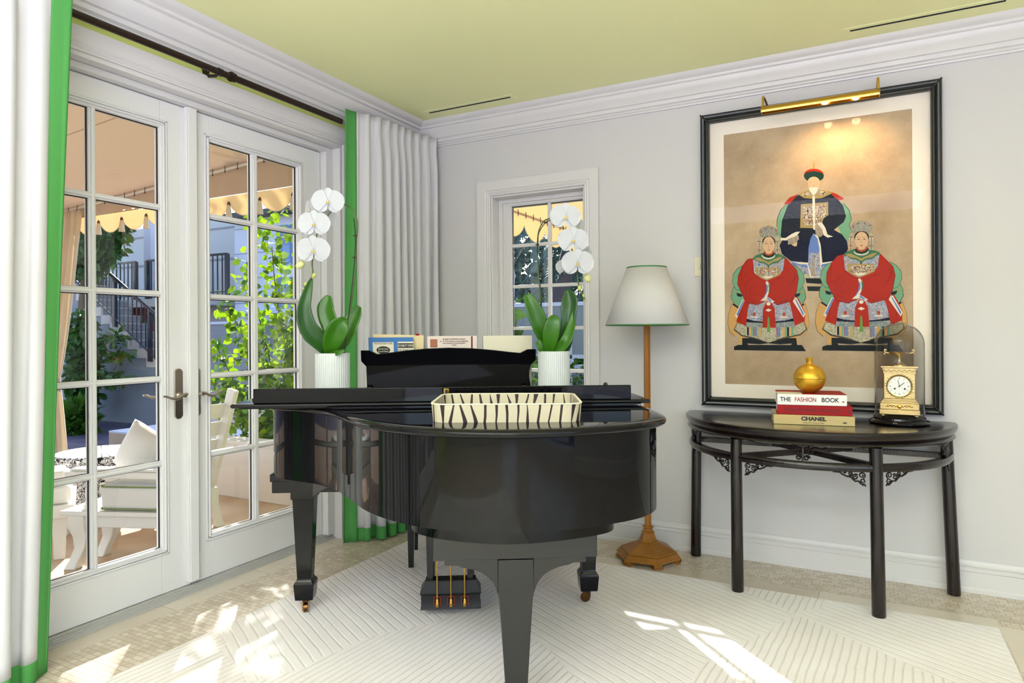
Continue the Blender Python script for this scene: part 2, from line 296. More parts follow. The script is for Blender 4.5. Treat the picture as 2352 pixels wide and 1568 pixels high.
# ------------------------------------------------------------ mesh helpers
class MB:
    def __init__(s): s.bm = bmesh.new(); s.uv = None
    def box(s, x0, y0, z0, x1, y1, z1, mi=0):
        v = [s.bm.verts.new(p) for p in ((x0, y0, z0), (x1, y0, z0), (x1, y1, z0), (x0, y1, z0), (x0, y0, z1), (x1, y0, z1), (x1, y1, z1), (x0, y1, z1))]
        for q in ((0, 3, 2, 1), (4, 5, 6, 7), (0, 1, 5, 4), (1, 2, 6, 5), (2, 3, 7, 6), (3, 0, 4, 7)):
            f = s.bm.faces.new([v[i] for i in q]); f.material_index = mi
        return s
    def hexa(s, bot, top, mi=0):   # 4 bottom, 4 top points
        v = [s.bm.verts.new(p) for p in list(bot)+list(top)]
        for q in ((0, 3, 2, 1), (4, 5, 6, 7), (0, 1, 5, 4), (1, 2, 6, 5), (2, 3, 7, 6), (3, 0, 4, 7)):
            f = s.bm.faces.new([v[i] for i in q]); f.material_index = mi
        return s
    def prism(s, pts, z0, z1, axis='z', mi=0, bev=0):
        def P(a, b, c):
            return (a, b, c) if axis == 'z' else ((a, c, b) if axis == 'y' else (c, a, b))
        n = len(pts)
        b = [s.bm.verts.new(P(p[0], p[1], z0)) for p in pts]; t = [s.bm.verts.new(P(p[0], p[1], z1)) for p in pts]
        fs = [s.bm.faces.new(b[::-1]), s.bm.faces.new(t)]
        for i in range(n): fs.append(s.bm.faces.new((b[i], b[(i+1) % n], t[(i+1) % n], t[i])))
        for f in fs: f.material_index = mi
        return s
    def rings(s, rings, close=True, caps=True, mi=0, loop=True):
        R = [[s.bm.verts.new(p) for p in r] for r in rings]; n = len(R[0])
        for a, b in zip(R, R[1:]):
            for i in range(n if loop else n-1):
                try: f = s.bm.faces.new((a[i], a[(i+1) % n], b[(i+1) % n], b[i])); f.material_index = mi
                except Exception: pass
        if caps and loop:
            for q in (R[0][::-1], R[-1]):
                try: f = s.bm.faces.new(q); f.material_index = mi
                except Exception: pass
        return R
    def lathe(s, prof, cx=0, cy=0, n=32, mi=0, sx=1, sy=1, rot=0, caps=True):
        s.rings([[(cx+r*sx*math.cos(2*PI*k/n+rot), cy+r*sy*math.sin(2*PI*k/n+rot), z) for k in range(n)] for r, z in prof], mi=mi, caps=caps); return s
    def tube(s, pts, r, n=8, mi=0, caps=True):
        pts = [Vector(p) for p in pts]; m = len(pts); rr = r if isinstance(r, (list, tuple)) else [r]*m
        T = [(pts[min(i+1, m-1)]-pts[max(i-1, 0)]).normalized() for i in range(m)]
        up = Vector((0, 0, 1)) if abs(T[0].z) < .9 else Vector((1, 0, 0))
        N = T[0].cross(up).normalized(); rings = []
        for i in range(m):
            N = (N-T[i]*N.dot(T[i])).normalized(); B = T[i].cross(N)
            rings.append([pts[i]+(N*math.cos(2*PI*k/n)+B*math.sin(2*PI*k/n))*rr[i] for k in range(n)])
        s.rings(rings, mi=mi, caps=caps); return s
    def ball(s, c, r, sx=1, sy=1, sz=1, n=12, mi=0, rot=None):
        rg = []
        for j in range(1, n):
            a = PI*j/n; rg.append([(math.sin(a)*math.cos(2*PI*k/(2*n)), math.sin(a)*math.sin(2*PI*k/(2*n)), math.cos(a)) for k in range(2*n)])
        tf = lambda p: Vector(c)+((rot @ Vector((p[0]*sx*r, p[1]*sy*r, p[2]*sz*r))) if rot else Vector((p[0]*sx*r, p[1]*sy*r, p[2]*sz*r)))
        s.rings([[tf(p) for p in q] for q in rg], mi=mi); return s
    def grid(s, P, mi=0, uv=None):
        V = [[s.bm.verts.new(p) for p in row] for row in P]; fs = []
        for i in range(len(V)-1):
            for j in range(len(V[0])-1):
                try: f = s.bm.faces.new((V[i][j], V[i][j+1], V[i+1][j+1], V[i+1][j])); f.material_index = mi; fs.append(f)
                except Exception: pass
        return fs
    def build(s, name, mats, parent=None, smooth=None, bevel=0, solid=0, sub=0, loc=None, rotz=None, segs=2):
        bmesh.ops.recalc_face_normals(s.bm, faces=s.bm.faces) if not getattr(s, 'norecalc', 0) else None
        me = bpy.data.meshes.new(name); s.bm.to_mesh(me); s.bm.free()
        for m in ([mats] if isinstance(mats, str) else mats): me.materials.append(MATS[m])
        o = bpy.data.objects.new(name, me); col.objects.link(o)
        if parent: o.parent = parent
        if loc: o.location = loc
        if rotz is not None: o.rotation_euler = (0, 0, rotz)
        if solid: md = o.modifiers.new('solid', 'SOLIDIFY'); md.thickness = solid; md.offset = 0
        if bevel: md = o.modifiers.new('bevel', 'BEVEL'); md.width = bevel; md.segments = segs; md.limit_method = 'ANGLE'; md.angle_limit = math.radians(35)
        if sub: md = o.modifiers.new('sub', 'SUBSURF'); md.levels = sub; md.render_levels = sub
        if smooth or sub or bevel:
            for p in me.polygons: p.use_smooth = True
            try: me.set_sharp_from_angle(angle=math.radians(smooth if smooth and smooth > 1 else 35))
            except Exception: pass
        return o
def tag(o, label=None, cat=None, group=None, kind=None):
    if label: o['label'] = label
    if cat: o['category'] = cat
    if group: o['group'] = group
    if kind: o['kind'] = kind
    return o
def thing(name, label=None, cat=None, loc=(0, 0, 0), rz=0, group=None, kind=None, parent=None):
    o = bpy.data.objects.new(name, None); col.objects.link(o); o.location = loc; o.rotation_euler = (0, 0, rz); o.empty_display_size = .1
    if parent: o.parent = parent
    return tag(o, label, cat, group, kind)
def struct(o, label=None): o['kind'] = 'structure'; 
def copy_tree(o, parent=None):
    c = o.copy(); col.objects.link(c); c.parent = parent
    for ch in list(o.children): copy_tree(ch, c)
    return c
def text(body, size, material, parent, loc, rot, name='lettering', extrude=.0004, align='CENTER', bold=0, sx=1):
    c = bpy.data.curves.new(name, 'FONT'); c.body = body; c.size = size; c.extrude = extrude; c.align_x = align; c.align_y = 'CENTER'; c.offset = bold
    t = bpy.data.objects.new(name, c); col.objects.link(t)
    bpy.context.view_layer.update()
    me = bpy.data.meshes.new_from_object(t.evaluated_get(bpy.context.evaluated_depsgraph_get()))
    bpy.data.objects.remove(t); me.materials.clear(); me.materials.append(MATS[material])
    o = bpy.data.objects.new(name, me); col.objects.link(o); o.parent = parent; o.location = loc; o.rotation_euler = rot; o.scale = (sx, 1, 1); return o
def spline(pts, n=8, closed=False):      # Catmull-Rom
    pts = [Vector(p) for p in pts]; m = len(pts); out = []
    for i in range(m if closed else m-1):
        p0 = pts[(i-1) % m] if closed or i > 0 else pts[0]; p1 = pts[i]; p2 = pts[(i+1) % m]; p3 = pts[(i+2) % m] if closed or i+2 < m else pts[-1]
        for k in range(n):
            t = k/n; out.append(.5*((2*p1)+(p2-p0)*t+(2*p0-5*p1+4*p2-p3)*t*t+(3*p1-p0-3*p2+p3)*t**3))
    if not closed: out.append(pts[-1])
    return out
def bspline(pts, n=8):                   # smooth cubic B-spline through control polygon, clamped ends
    pts = [Vector(p) for p in pts]; q = [pts[0]]*2+pts+[pts[-1]]*2; out = []
    for i in range(len(q)-3):
        for k in range(n):
            t = k/n; a, b, c, d = q[i:i+4]
            out.append(((1-t)**3*a+(3*t**3-6*t*t+4)*b+(-3*t**3+3*t*t+3*t+1)*c+t**3*d)/6)
    out.append(q[-1].copy())
    r = [out[0]]
    for p in out[1:]:
        if (p-r[-1]).length > 1e-5: r.append(p)
    return r

# ------------------------------------------------------------ room shell
XR, YF, H = 5.9, -7.6, 2.712
o = MB().box(-.06, YF, -.05, XR, 0.02, 0).build('floor', 'mosaic_floor'); struct(o)
o = MB().box(-.26, YF-.2, H, XR+.2, .26, H+.1).build('ceiling', 'ceiling_green'); struct(o)
w = MB()
w.box(-.25, -.72, -.12, 0, .25, H); w.box(-.25, -2.62, 2.42, 0, -.72, H); w.box(-.25, -3.95, -.12, 0, -2.62, H)
w.box(-.25, -5.75, 2.42, 0, -3.95, H); w.box(-.25, YF, -.12, 0, -5.75, H)
struct(w.build('wall_left', 'wall_green'))
WX0, WX1, WZ0, WZ1 = .645, 1.315, .84, 2.17
w = MB(); w.box(0, 0, -.12, WX0, .25, H); w.box(WX1, 0, -.12, XR, .25, H); w.box(WX0, 0, -.12, WX1, .25, WZ0); w.box(WX0, 0, WZ1, WX1, .25, H)
struct(w.build('wall_back', 'wall_white'))
w = MB(); w.box(XR, YF, 0, XR+.2, -6, H); w.box(XR, -3.1, 0, XR+.2, .25, H); w.box(XR, -6, 0, XR+.2, -3.1, .2); w.box(XR, -6, 2.45, XR+.2, -3.1, H)
struct(w.build('wall_right', 'wall_white'))
w = MB(); w.box(-.25, YF-.2, 0, 4.1, YF, H); w.box(5.7, YF-.2, 0, XR+.2, YF, H); w.box(4.1, YF-.2, 0, 5.7, YF, .12); w.box(4.1, YF-.2, 2.45, 5.7, YF, H)
struct(w.build('wall_front', 'wall_white'))

# crown moulding
crown = [(0, 2.553), (.012, 2.553), (.014, 2.562), (.022, 2.566), (.022, 2.574), (.034, 2.580), (.036, 2.588), (.036, 2.600), (.046, 2.603), (.050, 2.612), (.066, 2.630), (.074, 2.650), (.078, 2.664), (.088, 2.670), (.090, 2.682), (.104, 2.690), (.112, 2.700), (.120, 2.712), (0, 2.712)]
K = 1.6
m = MB(); m.rings([[(K*d, -d, z) for d, z in crown], [(XR-d, -d, z) for d, z in crown]]); struct(m.build('trim_1', 'trim_white', smooth=25))
m = MB(); m.rings([[(K*d, -d, z) for d, z in crown], [(K*d, YF+d, z) for d, z in crown]]); struct(m.build('trim_2', 'trim_white', smooth=25))
m = MB(); m.rings([[(XR-d, -d, z) for d, z in crown], [(XR-d, YF+d, z) for d, z in crown]]); struct(m.build('trim_3', 'trim_white', smooth=25))
m = MB(); m.rings([[(K*d, YF+d, z) for d, z in crown], [(XR-d, YF+d, z) for d, z in crown]]); struct(m.build('trim_4', 'trim_white', smooth=25))
base = [(0, 0), (.020, 0), (.020, .018), (.014, .026), (.014, .098), (.018, .102), (.018, .108), (.012, .113), (.013, .120), (.017, .126), (.010, .134), (.006, .150), (0, .150)]
def baseboard(name, p, q, n):
    m = MB(); m.rings([[(p[0]+n[0]*d, p[1]+n[1]*d, z) for d, z in base], [(q[0]+n[0]*d, q[1]+n[1]*d, z) for d, z in base]]); struct(m.build(name, 'trim_white'))
baseboard('baseboard_back', (0, 0), (XR, 0), (0, -1)); baseboard('baseboard_left', (0, -.60), (0, 0), (1, 0))
baseboard('baseboard_left_2', (0, -3.85), (0, -2.76), (1, 0)); baseboard('baseboard_right', (XR, -3.1), (XR, 0), (-1, 0))

# casing profile swept round an opening in a plane
def casing(name, plane, a0, a1, z0, z1, wd=.095, sill=False, top_cap=False):
    prof = [(0, 0), (0, .012), (.006, .016), (.014, .012), (.020, .018), (.030, .014), (.036, .020), (.055, .022), (.086, .024), (wd, .024), (wd, 0)]
    def pt(a, z, d): return (d, a, z) if plane == 'x' else (a, -d, z)
    rings = []
    for (ca, cz, sa, sz) in ((a0, z0, -1, 0), (a0, z1, -1, 1), (a1, z1, 1, 1), (a1, z0, 1, 0)):
        rings.append([pt(ca+sa*u, cz+sz*u, d) for u, d in prof])
    m = MB(); m.rings(rings); struct(m.build(name, 'trim_white', smooth=20))
casing('trim_5', 'x', -2.62, -.72, 0, 2.42); casing('trim_6', 'x', -5.75, -3.95, 0, 2.42); casing('trim_7', 'y', WX0, WX1, WZ0, WZ1)

# door frame, sill
def door_frame(name, y0, y1):
    m = MB()
    for a, b in ((y0, y0+.02), (y1-.02, y1)): m.box(-.249, a, 0, .003, b, 2.40)
    m.box(-.249, y0, 2.40, .0032, y1, 2.42)
    for a, b in ((y0+.02, y0+.055), (y1-.078, y1-.02)): m.box(-.2, a, .03, -.055, b, 2.3995)
    m.box(-.2, y0+.055, 2.372, -.0552, y1-.078, 2.3995)
    struct(m.build(name, 'trim_white', bevel=.002))
door_frame('trim_8', -2.62, -.72); door_frame('trim_9', -5.75, -3.95)
def sill(name, y0, y1):
    m = MB(); m.box(-.27, y0, -.1, -.085, y1, .03); m.box(-.085, y0, 0, -.074, y1, .022); m.box(-.074, y0, 0, -.064, y1, .015); m.box(-.064, y0, 0, -.052, y1, .009)
    struct(m.build(name, 'sill_grey', bevel=.001))
sill('trim_10', -2.60, -.74); sill('trim_11', -5.73, -3.97)

rows = [(.25, .635), (.662, 1.035), (1.062, 1.438), (1.465, 1.848), (1.875, 2.24)]
def leaf(name, y0, y1, cols, lever, label=None):
    """French door leaf seen from inside; the frame with its bars, five rows of panes, ironmongery"""
    root = thing(name, kind='structure'); ztop, zbot = 2.369, .032
    x0, x1 = -.145, -.10
    m = MB(); m.box(x0, y0, zbot, x1, cols[0][0], ztop); m.box(x0, cols[-1][1], zbot, x1, y1, ztop)
    m.box(x0, cols[0][0], zbot, x1, cols[-1][1], rows[0][0]); m.box(x0, cols[0][0], rows[-1][1], x1, cols[-1][1], ztop)
    # bead round the glazed field
    a, b, c, d = cols[0][0], cols[-1][1], rows[0][0], rows[-1][1]
    for k, (t, dx) in enumerate(((.034, .006), (.020, .010))):
        m.box(x1, a-t, c-t, x1+dx, a-t+.010, d+t); m.box(x1, b+t-.010, c-t, x1+dx, b+t, d+t); m.box(x1, a-t, c-t, x1+dx, b+t, c-t+.010); m.box(x1, a-t, d+t-.010, x1+dx, b+t, d+t)
    m.build('door_panel', 'door_white', root, bevel=.003)
    m = MB()
    for (ca, cb), (cc, cd) in zip(cols, cols[1:]): m.box(-.14, cb, c, -.106, cc, d); m.box(-.106, cb+.008, c, -.098, cc-.008, d)
    for (ra, rb), (rc, rd) in zip(rows, rows[1:]): m.box(-.139, a, rb, -.107, b, rc); m.box(-.107, a, rb+.007, -.099, b, rc-.007)
    m.build('muntin', 'door_white', root, bevel=.002)
    m = MB()
    for ca, cb in cols:
        for ra, rb in rows:
            t = .0035
            for q in ((ca, ra, cb, ra+t*.4), (ca, rb-t, cb, rb), (ca, ra, ca+t*.3, rb), (cb-t, ra, cb, rb)): m.box(-.126, q[0], q[1], -.118, q[2], q[3])
    m.build('glazing_seal', 'black_dull', root)
    for ca, cb in cols:
        for ra, rb in rows: MB().box(-.1235, ca, ra, -.1215, cb, rb).build('glass_pane', 'pane_glass', root)
    if lever:
        py, sgn = lever
        def plate(x, dx):
            pts = [(py-.022, .865), (py-.012, .853), (py, .850), (py+.012, .853), (py+.022, .865), (py+.022, 1.080), (py+.012, 1.092), (py, 1.095), (py-.012, 1.092), (py-.022, 1.080)]
            m = MB(); m.prism(pts, min(x, x+dx), max(x, x+dx), axis='x'); return m
        for x, dx in ((-.10, .008), (-.145, -.008)):
            pl = plate(x, dx).build('lock_plate', 'nickel', root, bevel=.002)
            s = 1 if dx > 0 else -1
            lv = MB(); lv.lathe([(.014, 0), (.014, .004), (.009, .008), (.008, .05)], n=16)
            for v in lv.bm.verts: v.co = Vector((x+dx+s*v.co.z, py+v.co.x, .965+v.co.y))
            p = [(x+dx+s*.046, py-sgn*.010, .972), (x+dx+s*.048, py+sgn*.012, .968), (x+dx+s*.048, py+sgn*.040, .955), (x+dx+s*.046, py+sgn*.070, .957), (x+dx+s*.044, py+sgn*.095, .968), (x+dx+s*.043, py+sgn*.112, .970)]
            lv.tube(spline(p, 5), [.008]*8+[.0075]*8+[.006]*6+[.005]*4, n=10)
            lv.build('lever_handle', 'nickel', pl, smooth=40)
            if sgn > 0:
                t = MB(); t.lathe([(.011, 0), (.011, .004), (.006, .007)], n=14)
                for v in t.bm.verts: v.co = Vector((x+dx+s*v.co.z, py+v.co.x, .892+v.co.y))
                t.box(x+dx+s*.006, py-.003, .88, x+dx+s*.02, py+.003, .904); t.build('thumb_turn', 'nickel', pl, smooth=40)
    return root
l1 = leaf('door_1', -2.598, -1.70, [(-2.475, -2.175), (-2.145, -1.85)], (-1.765, -1))
m = MB(); m.box(-.10, -1.728, .05, -.076, -1.668, 2.371); m.box(-.076, -1.722, .05, -.070, -1.674, 2.371); m.build('astragal', 'door_white', l1, bevel=.003)
l2 = leaf('door_2', -1.694, -.802, [(-1.58, -1.315), (-1.275, -.985)], (-1.667, 1))
for z0, z1 in ((2.125, 2.284), (.165, .27)):
    m = MB(); m.box(-.10, -1.664, z0, -.0985, -1.652, z1); m.box(-.0985, -1.661, z0+.04, -.0970, -1.658, z1-.04); m.build('flush_bolt', 'nickel', l2)
leaf('door_3', -5.728, -4.86, [(-5.63, -5.32), (-5.28, -4.97)], None); leaf('door_4', -4.85, -3.972, [(-4.74, -4.43), (-4.39, -4.08)], None)

# small window in the back wall
win = thing('window_1', kind='structure')
m = MB()
m.box(WX0, .0, WZ0, WX0+.012, .249, WZ1); m.box(WX1-.012, 0, WZ0, WX1, .249, WZ1); m.box(WX0+.012, 0.0003, WZ1-.012, WX1-.012, .2485, WZ1); m.box(WX0+.012, 0.0003, WZ0, WX1-.012, .2485, WZ0+.02)
for t, y, y2 in ((.04, .085, .198), (.055, .10, .196)):
    m.box(WX0+.012, y, WZ0+.02, WX0+t, y2, WZ1-.012); m.box(WX1-t, y, WZ0+.02, WX1-.012, y2, WZ1-.012); m.box(WX0+t, y+.0003, WZ1-t, WX1-t, y2-.001, WZ1-.012); m.box(WX0+t, y+.0003, WZ0+.02, WX1-t, y2-.001, WZ0+t)
m.build('window_frame', 'trim_white', win, bevel=.002)
gx0, gx1, gz1, gz0 = .744, 1.290, 2.110, .90
m = MB(); m.box(WX0+.05, .105, WZ0+.03, gx0, .14, WZ1-.02); m.box(gx1, .105, WZ0+.03, WX1-.02, .14, WZ1-.02); m.box(gx0, .105, gz1, gx1, .14, WZ1-.02); m.box(gx0, .105, WZ0+.03, gx1, .14, gz0)
m.build('window_sash', 'trim_white', win, bevel=.003)
bars = [1.845, 1.570, 1.290, 1.012]
m = MB(); m.box(1.008, .112, gz0, 1.030, .136, gz1)
for z in bars: m.box(gx0, .113, z-.011, gx1, .135, z+.011)
m.build('muntin', 'trim_white', win, bevel=.002)
m = MB(); m.box(gx0, .122, gz0, gx0+.003, .13, gz1); m.box(gx0, .122, gz1-.003, gx1, .13, gz1); m.build('glazing_seal', 'black_dull', win)
zz = [gz1]+bars+[gz0]
for a, b in ((gx0, 1.008), (1.030, gx1)):
    for t, u in zip(zz, zz[1:]): MB().box(a, .124, u+(.011 if u != gz0 else 0), b, .126, t-(.011 if t != gz1 else 0)).build('glass_pane', 'pane_glass', win)

# ceiling air vents
for x0, x1, lab in ((.315, .92, 'short slot air vent in the green ceiling near the corner above the white curtain'), (2.785, 3.40, 'slot air vent in the green ceiling above the framed painting, the right one')):
    v = thing('ceiling_vent', lab, 'air vent', ((x0+x1)/2, -.232, H), group='slot air vents in the green ceiling')
    h = (x1-x0)/2
    fr = MB(); fr.box(-h-.03, -.038, -.0015, h+.03, -.011, 0); fr.box(-h-.03, .011, -.0015, h+.03, .038, 0); fr.box(-h-.03, -.011, -.0015, -h, .011, 0); fr.box(h, -.011, -.0015, h+.03, .011, 0); fr.build('vent_frame', 'ceiling_green', v)
    MB().box(-h, -.0108, -.0005, h, .0108, .001).build('vent_slot', 'vent_dark', v)
    MB().box(-h, -.0015, -.003, h, .0015, -.0006).build('vent_blade', 'black_dull', v)

# ------------------------------------------------------------ curtains and rod
rod = thing('curtain_rod', 'long dark bronze curtain rod above the french doors', 'curtain rod', (.105, -1.7, 2.518))
MB().tube([(0, -1.95, 0), (0, .085, 0)], .0155, n=16).tube([(0, .085, 0), (0, .86, 0)], .0165, n=16).build('pole', 'bronze_dark', rod, smooth=40)
MB().tube([(0, .075, 0), (0, .105, 0)], .022, n=16).tube([(0, .082, 0), (0, .088, 0)], .025, n=16).build('joint_collar', 'bronze_dark', rod, smooth=40)
def bracket(y):
    b = MB(); b.tube([(0, y, 0), (-.03, y, -.012), (-.103, y, .0)], .008, n=8).tube([(0, y-.012, 0), (0, y+.012, 0)], .019, n=16)
    star = []
    for k in range(16):
        a = 2*PI*k/16; r = .048 if k % 2 == 0 else .026
        star.append((y+.6*r*math.sin(a), r*math.cos(a)))
    b.prism(star, -.105, -.097, axis='x'); return b.build('bracket', 'bronze_dark', rod, smooth=35)
bracket(.02); bracket(-1.6)

def curtain(name, label, top, bot, n_pleat, amp, ztop, zbot, border_at, hem=.078, heads=True, group=None, seed=1, wmul=1.0):
    """A pleated drape: a wavy sheet between a top line and a bottom line, green border on its leading edge and hem"""
    random.seed(seed); root = thing(name, label, 'curtain', group='white curtains with green borders')
    NU, NV = n_pleat*14, 46
    top = bspline(top, 30); bot = bspline(bot, 30)
    def cum(P):
        c = [0]
        for a_, b_ in zip(P, P[1:]): c.append(c[-1]+(b_-a_).length)
        return [x/c[-1] for x in c]
    CT, CB = cum(top), cum(bot)
    def along(P, t):
        c = CT if P is top else CB; i = min(max(int(np.searchsorted(c, t, side='right'))-1, 0), len(P)-2); return P[i].lerp(P[i+1], (t-c[i])/max(1e-9, c[i+1]-c[i]))
    ph = [random.uniform(-.5, .5) for _ in range(n_pleat+2)]; am = [random.uniform(.65, 1.25) for _ in range(n_pleat+2)]
    def pos(u, v):
        t = max(0, 1-v)
        a = along(top, u); b = along(bot, u); s = v**1.0
        c = a.lerp(b, s)
        d = (along(top, min(1, u+.01))-along(top, max(0, u-.01))).lerp(along(bot, min(1, u+.01))-along(bot, max(0, u-.01)), s); d.z = 0; d.normalize(); nrm = Vector((d.y, -d.x, 0)) if d.y > 0 else Vector((-d.y, d.x, 0))
        x = u*n_pleat; k = int(x); ff = x-k; j = (1-ff)*am[k]+ff*am[k+1]
        w1 = 2*PI*x+.8*math.sin(2.2*v+ph[k]); 
        head = max(0, 1-v/.045); pin = math.exp(-((v-.035)/.03)**2)
        A = amp*(j*(.55+.75*v)) * (1-.55*pin)
        off = A*math.cos(w1)+.35*A*math.cos(2*w1+2.5*ph[k])*(1-.5*v)+.012*math.sin(3.1*x+6*v+seed)*v
        edge = min(1, max(0, (u-border_at*.8)/.12))
        off *= (.12+.88*edge)
        side = .3*A*math.sin(2*w1)
        zz = ztop+(zbot-ztop)*v
        c = c+nrm*off+d*side
        return Vector((c.x, c.y, zz+ (a.z if v < .02 else 0)))
    bu, hv = border_at, 1-hem/(ztop-zbot)
    def sheet(u0, u1, v0, v1, nu, nv):
        P = []
        for i in range(nv+1):
            v = v0+(v1-v0)*i/nv
            P.append([pos(u0+(u1-u0)*j/nu, v) for j in range(nu+1)])
        return P
    m = MB(); m.grid(sheet(bu, 1, 0, hv, NU, NV)); m.build('panel', 'linen', root, smooth=179, solid=.002)
    m = MB(); m.grid(sheet(0, bu, 0, 1, 10, NV+4)); m.grid(sheet(bu, 1, hv, 1, NU, 5)); m.build('green_border', 'green_cloth', root, smooth=179, solid=.0025)
    return root
rc = curtain('curtain', 'white linen curtain with green border hanging in the room corner right of the french doors',
        [(.115, -.815, 0), (.12, -.74, 0), (.19, -.6, 0), (.19, -.35, 0), (.21, -.12, 0), (.24, -.05, 0)],
        [(.07, -.815, 0), (.12, -.74, 0), (.24, -.62, 0), (.22, -.30, 0), (.22, -.12, 0), (.24, -.06, 0)], 10, .026, 2.60, .006, .105, group=None, seed=4)
lc = curtain('curtain', 'white linen curtain with green border at the left edge of the photo, nearest the camera',
        [(.235, -2.42, 0), (.225, -2.49, 0), (.20, -2.62, 0), (.19, -2.9, 0), (.19, -3.2, 0)],
        [(.13, -2.475, 0), (.17, -2.50, 0), (.2, -2.62, 0), (.19, -2.9, 0), (.19, -3.35, 0)], 8, .030, 2.60, .006, .085, seed=9)
curtain('curtain', 'white curtain with green border beside the second pair of doors behind the camera', [(.19, -3.97, 0), (.20, -3.75, 0), (.20, -3.5, 0)], [(.17, -3.97, 0), (.2, -3.75, 0), (.2, -3.45, 0)], 6, .035, 2.6, .006, .14, seed=12)

# ------------------------------------------------------------ rug
m = MB(); m.box(.405, -5.2, .0, 3.33, -.455, .014)
o = m.build('rug', 'rug_wool', bevel=.005); tag(o, 'large cream wool rug with carved wavy lines under the black piano', 'rug')

# ------------------------------------------------------------ grand piano
TA = math.radians(31.6)
piano = thing('grand_piano', 'glossy black grand piano with closed lid in the middle of the room', 'piano', (1.165, -1.325, .014), TA)
def pp(a, b, z): return (a, -b, z-.014)
rimc = [(-.745, -.42), (-.745, -.2), (-.745, .02), (-.742, .13), (-.705, .225), (-.60, .285), (-.505, .35), (-.42, .44), (-.355, .555), (-.298, .685), (-.225, .82), (-.12, .935), (.0, 1.015), (.13, 1.06), (.255, 1.075), (.385, 1.050), (.53, 1.000), (.64, .945), (.712, .865), (.745, .77), (.746, .66), (.745, .4), (.745, 0), (.745, -.42)]
rim = [p for p in bspline([(a, b, 0) for a, b in rimc], 8)]
rimp = [(p.x, -p.y) for p in rim]
def offset(P, d):     # outward for an open outline wound as above; P in (x, y) piano coords
    out = []
    for i, p in enumerate(P):
        a = Vector(P[max(i-1, 0)]); b = Vector(P[min(i+1, len(P)-1)]); t = (b-a).normalized(); out.append((p[0]+t.y*d, p[1]-t.x*d))
    return out
if offset(rimp, .01)[5][0] > rimp[5][0]: _s = -1
else: _s = 1
OFF = lambda d: offset(rimp, _s*d)
Z = lambda z: z-.014
m = MB(); m.rings([[(x, y, Z(.662)) for x, y in rimp], [(x, y, Z(.944)) for x, y in rimp]]); m.build('case', 'black_lacquer', piano, smooth=40, bevel=.0022)
# main lid: bullnose edge, front line at the hinge
def lidring(d, z):
    q = [p for p in OFF(d) if -p[1] > .10]
    return [(q[0][0], -.10, z)]+q+[(q[-1][0], -.10, z)] if False else [(x, y, z) for x, y in ([(q[0][0], -.10)]+q+[(q[-1][0], -.10)])]
m = MB(); R_ = []
base_pts = OFF(.030); idx = [i for i, p in enumerate(base_pts) if -p[1] > .10]
for d, z in ((.012, .944), (.024, .9455), (.031, .950), (.034, .957), (.032, .964), (.024, .969), (.008, .971), (-.012, .9715)):
    o_ = OFF(d); pts = [o_[i] for i in idx]; R_.append([(pts[0][0], -.10, Z(z))]+[(x, y, Z(z)) for x, y in pts]+[(pts[-1][0], -.10, Z(z))])
m.rings(R_); m.build('lid', 'black_lacquer', piano, smooth=50)
# front lid flap folded back on the main lid, its lip standing up
fl = MB(); e = [(-.80, .10), (-.80, .462), (.806, .462), (.806, .10)]
R_ = []
for d, z in ((-.010, .976), (-.004, .977), (0, .983), (0, .987), (-.004, .992), (-.012, .993)):
    R_.append([pp(-.80-d, .10, z), pp(-.80-d, .462+d, z), pp(.806+d, .462+d, z), pp(.806+d, .10, z)])
fl.rings(R_); fl.box(-.775, -.440, Z(.9715), .775, -.105, Z(.9765)); flap = fl.build('lid_flap', 'black_lacquer', piano, smooth=45)
m = MB(); m.box(-.718, -.455, Z(.993), .732, -.437, Z(1.049)); m.build('lid_lip', 'black_lacquer', flap, bevel=.003)
for a in (-.627, .632):
    m = MB(); m.ball(pp(a, .446, 1.051), .009, n=8); m.build('bumper', 'black_dull', flap, smooth=60)
m = MB(); m.box(-.0, -.457, Z(1.014), .020, -.4545, Z(1.043)); m.box(.006, -.4585, Z(1.02), .014, -.457, Z(1.038), 1); m.build('lid_lock', ['brass', 'black_dull'], flap)
# music shelf and desk
m = MB(); m.box(-.62, -.085, Z(.944), .62, .25, Z(.962)); m.build('music_shelf', 'black_lacquer', piano, bevel=.003)
def deskpt(u, v):       # u = e1, v = height on the desk, leaning towards the camera at the top
    return u, .045+.05*v/.2
prof = [(-.352, 0), (-.352, .018), (-.352, .05), (-.352, .08), (-.352, .105), (-.37, .125), (-.373, .13), (-.373, .176), (-.335, .176), (-.318, .168), (-.302, .160), (-.27, .163), (-.18, .174), (-.09, .182), (.01, .185), (.11, .182), (.20, .174), (.29, .163), (.325, .160), (.34, .168), (.357, .176), (.395, .176), (.395, .13), (.392, .125), (.373, .105), (.366, .08), (.366, .05), (.373, .018), (.375, 0)]
m = MB(); F_, B_ = [], []
for t, Lst in ((.0, F_), (-.018, B_)):
    for a, v in prof: Lst.append(m.bm.verts.new(pp(a, .055+.04*v/.18+t, 1.008+v)))
m.bm.faces.new(F_); m.bm.faces.new(B_[::-1])
for i in range(len(prof)): m.bm.faces.new((F_[i], B_[i], B_[(i+1) % len(prof)], F_[(i+1) % len(prof)]))
desk = m.build('music_desk', 'black_lacquer', piano, bevel=.002)
m = MB(); m.box(-.345, -.075, Z(.962), .365, -.03, Z(1.008)); m.build('desk_rail', 'black_lacquer', piano, bevel=.002)
m = MB(); m.box(-.345, .035, Z(.99), .365, .075, Z(1.010)); m.box(-.345, -.04, Z(.99), .365, .04, Z(1.008)); m.build('desk_ledge', 'black_lacquer', desk, bevel=.002)
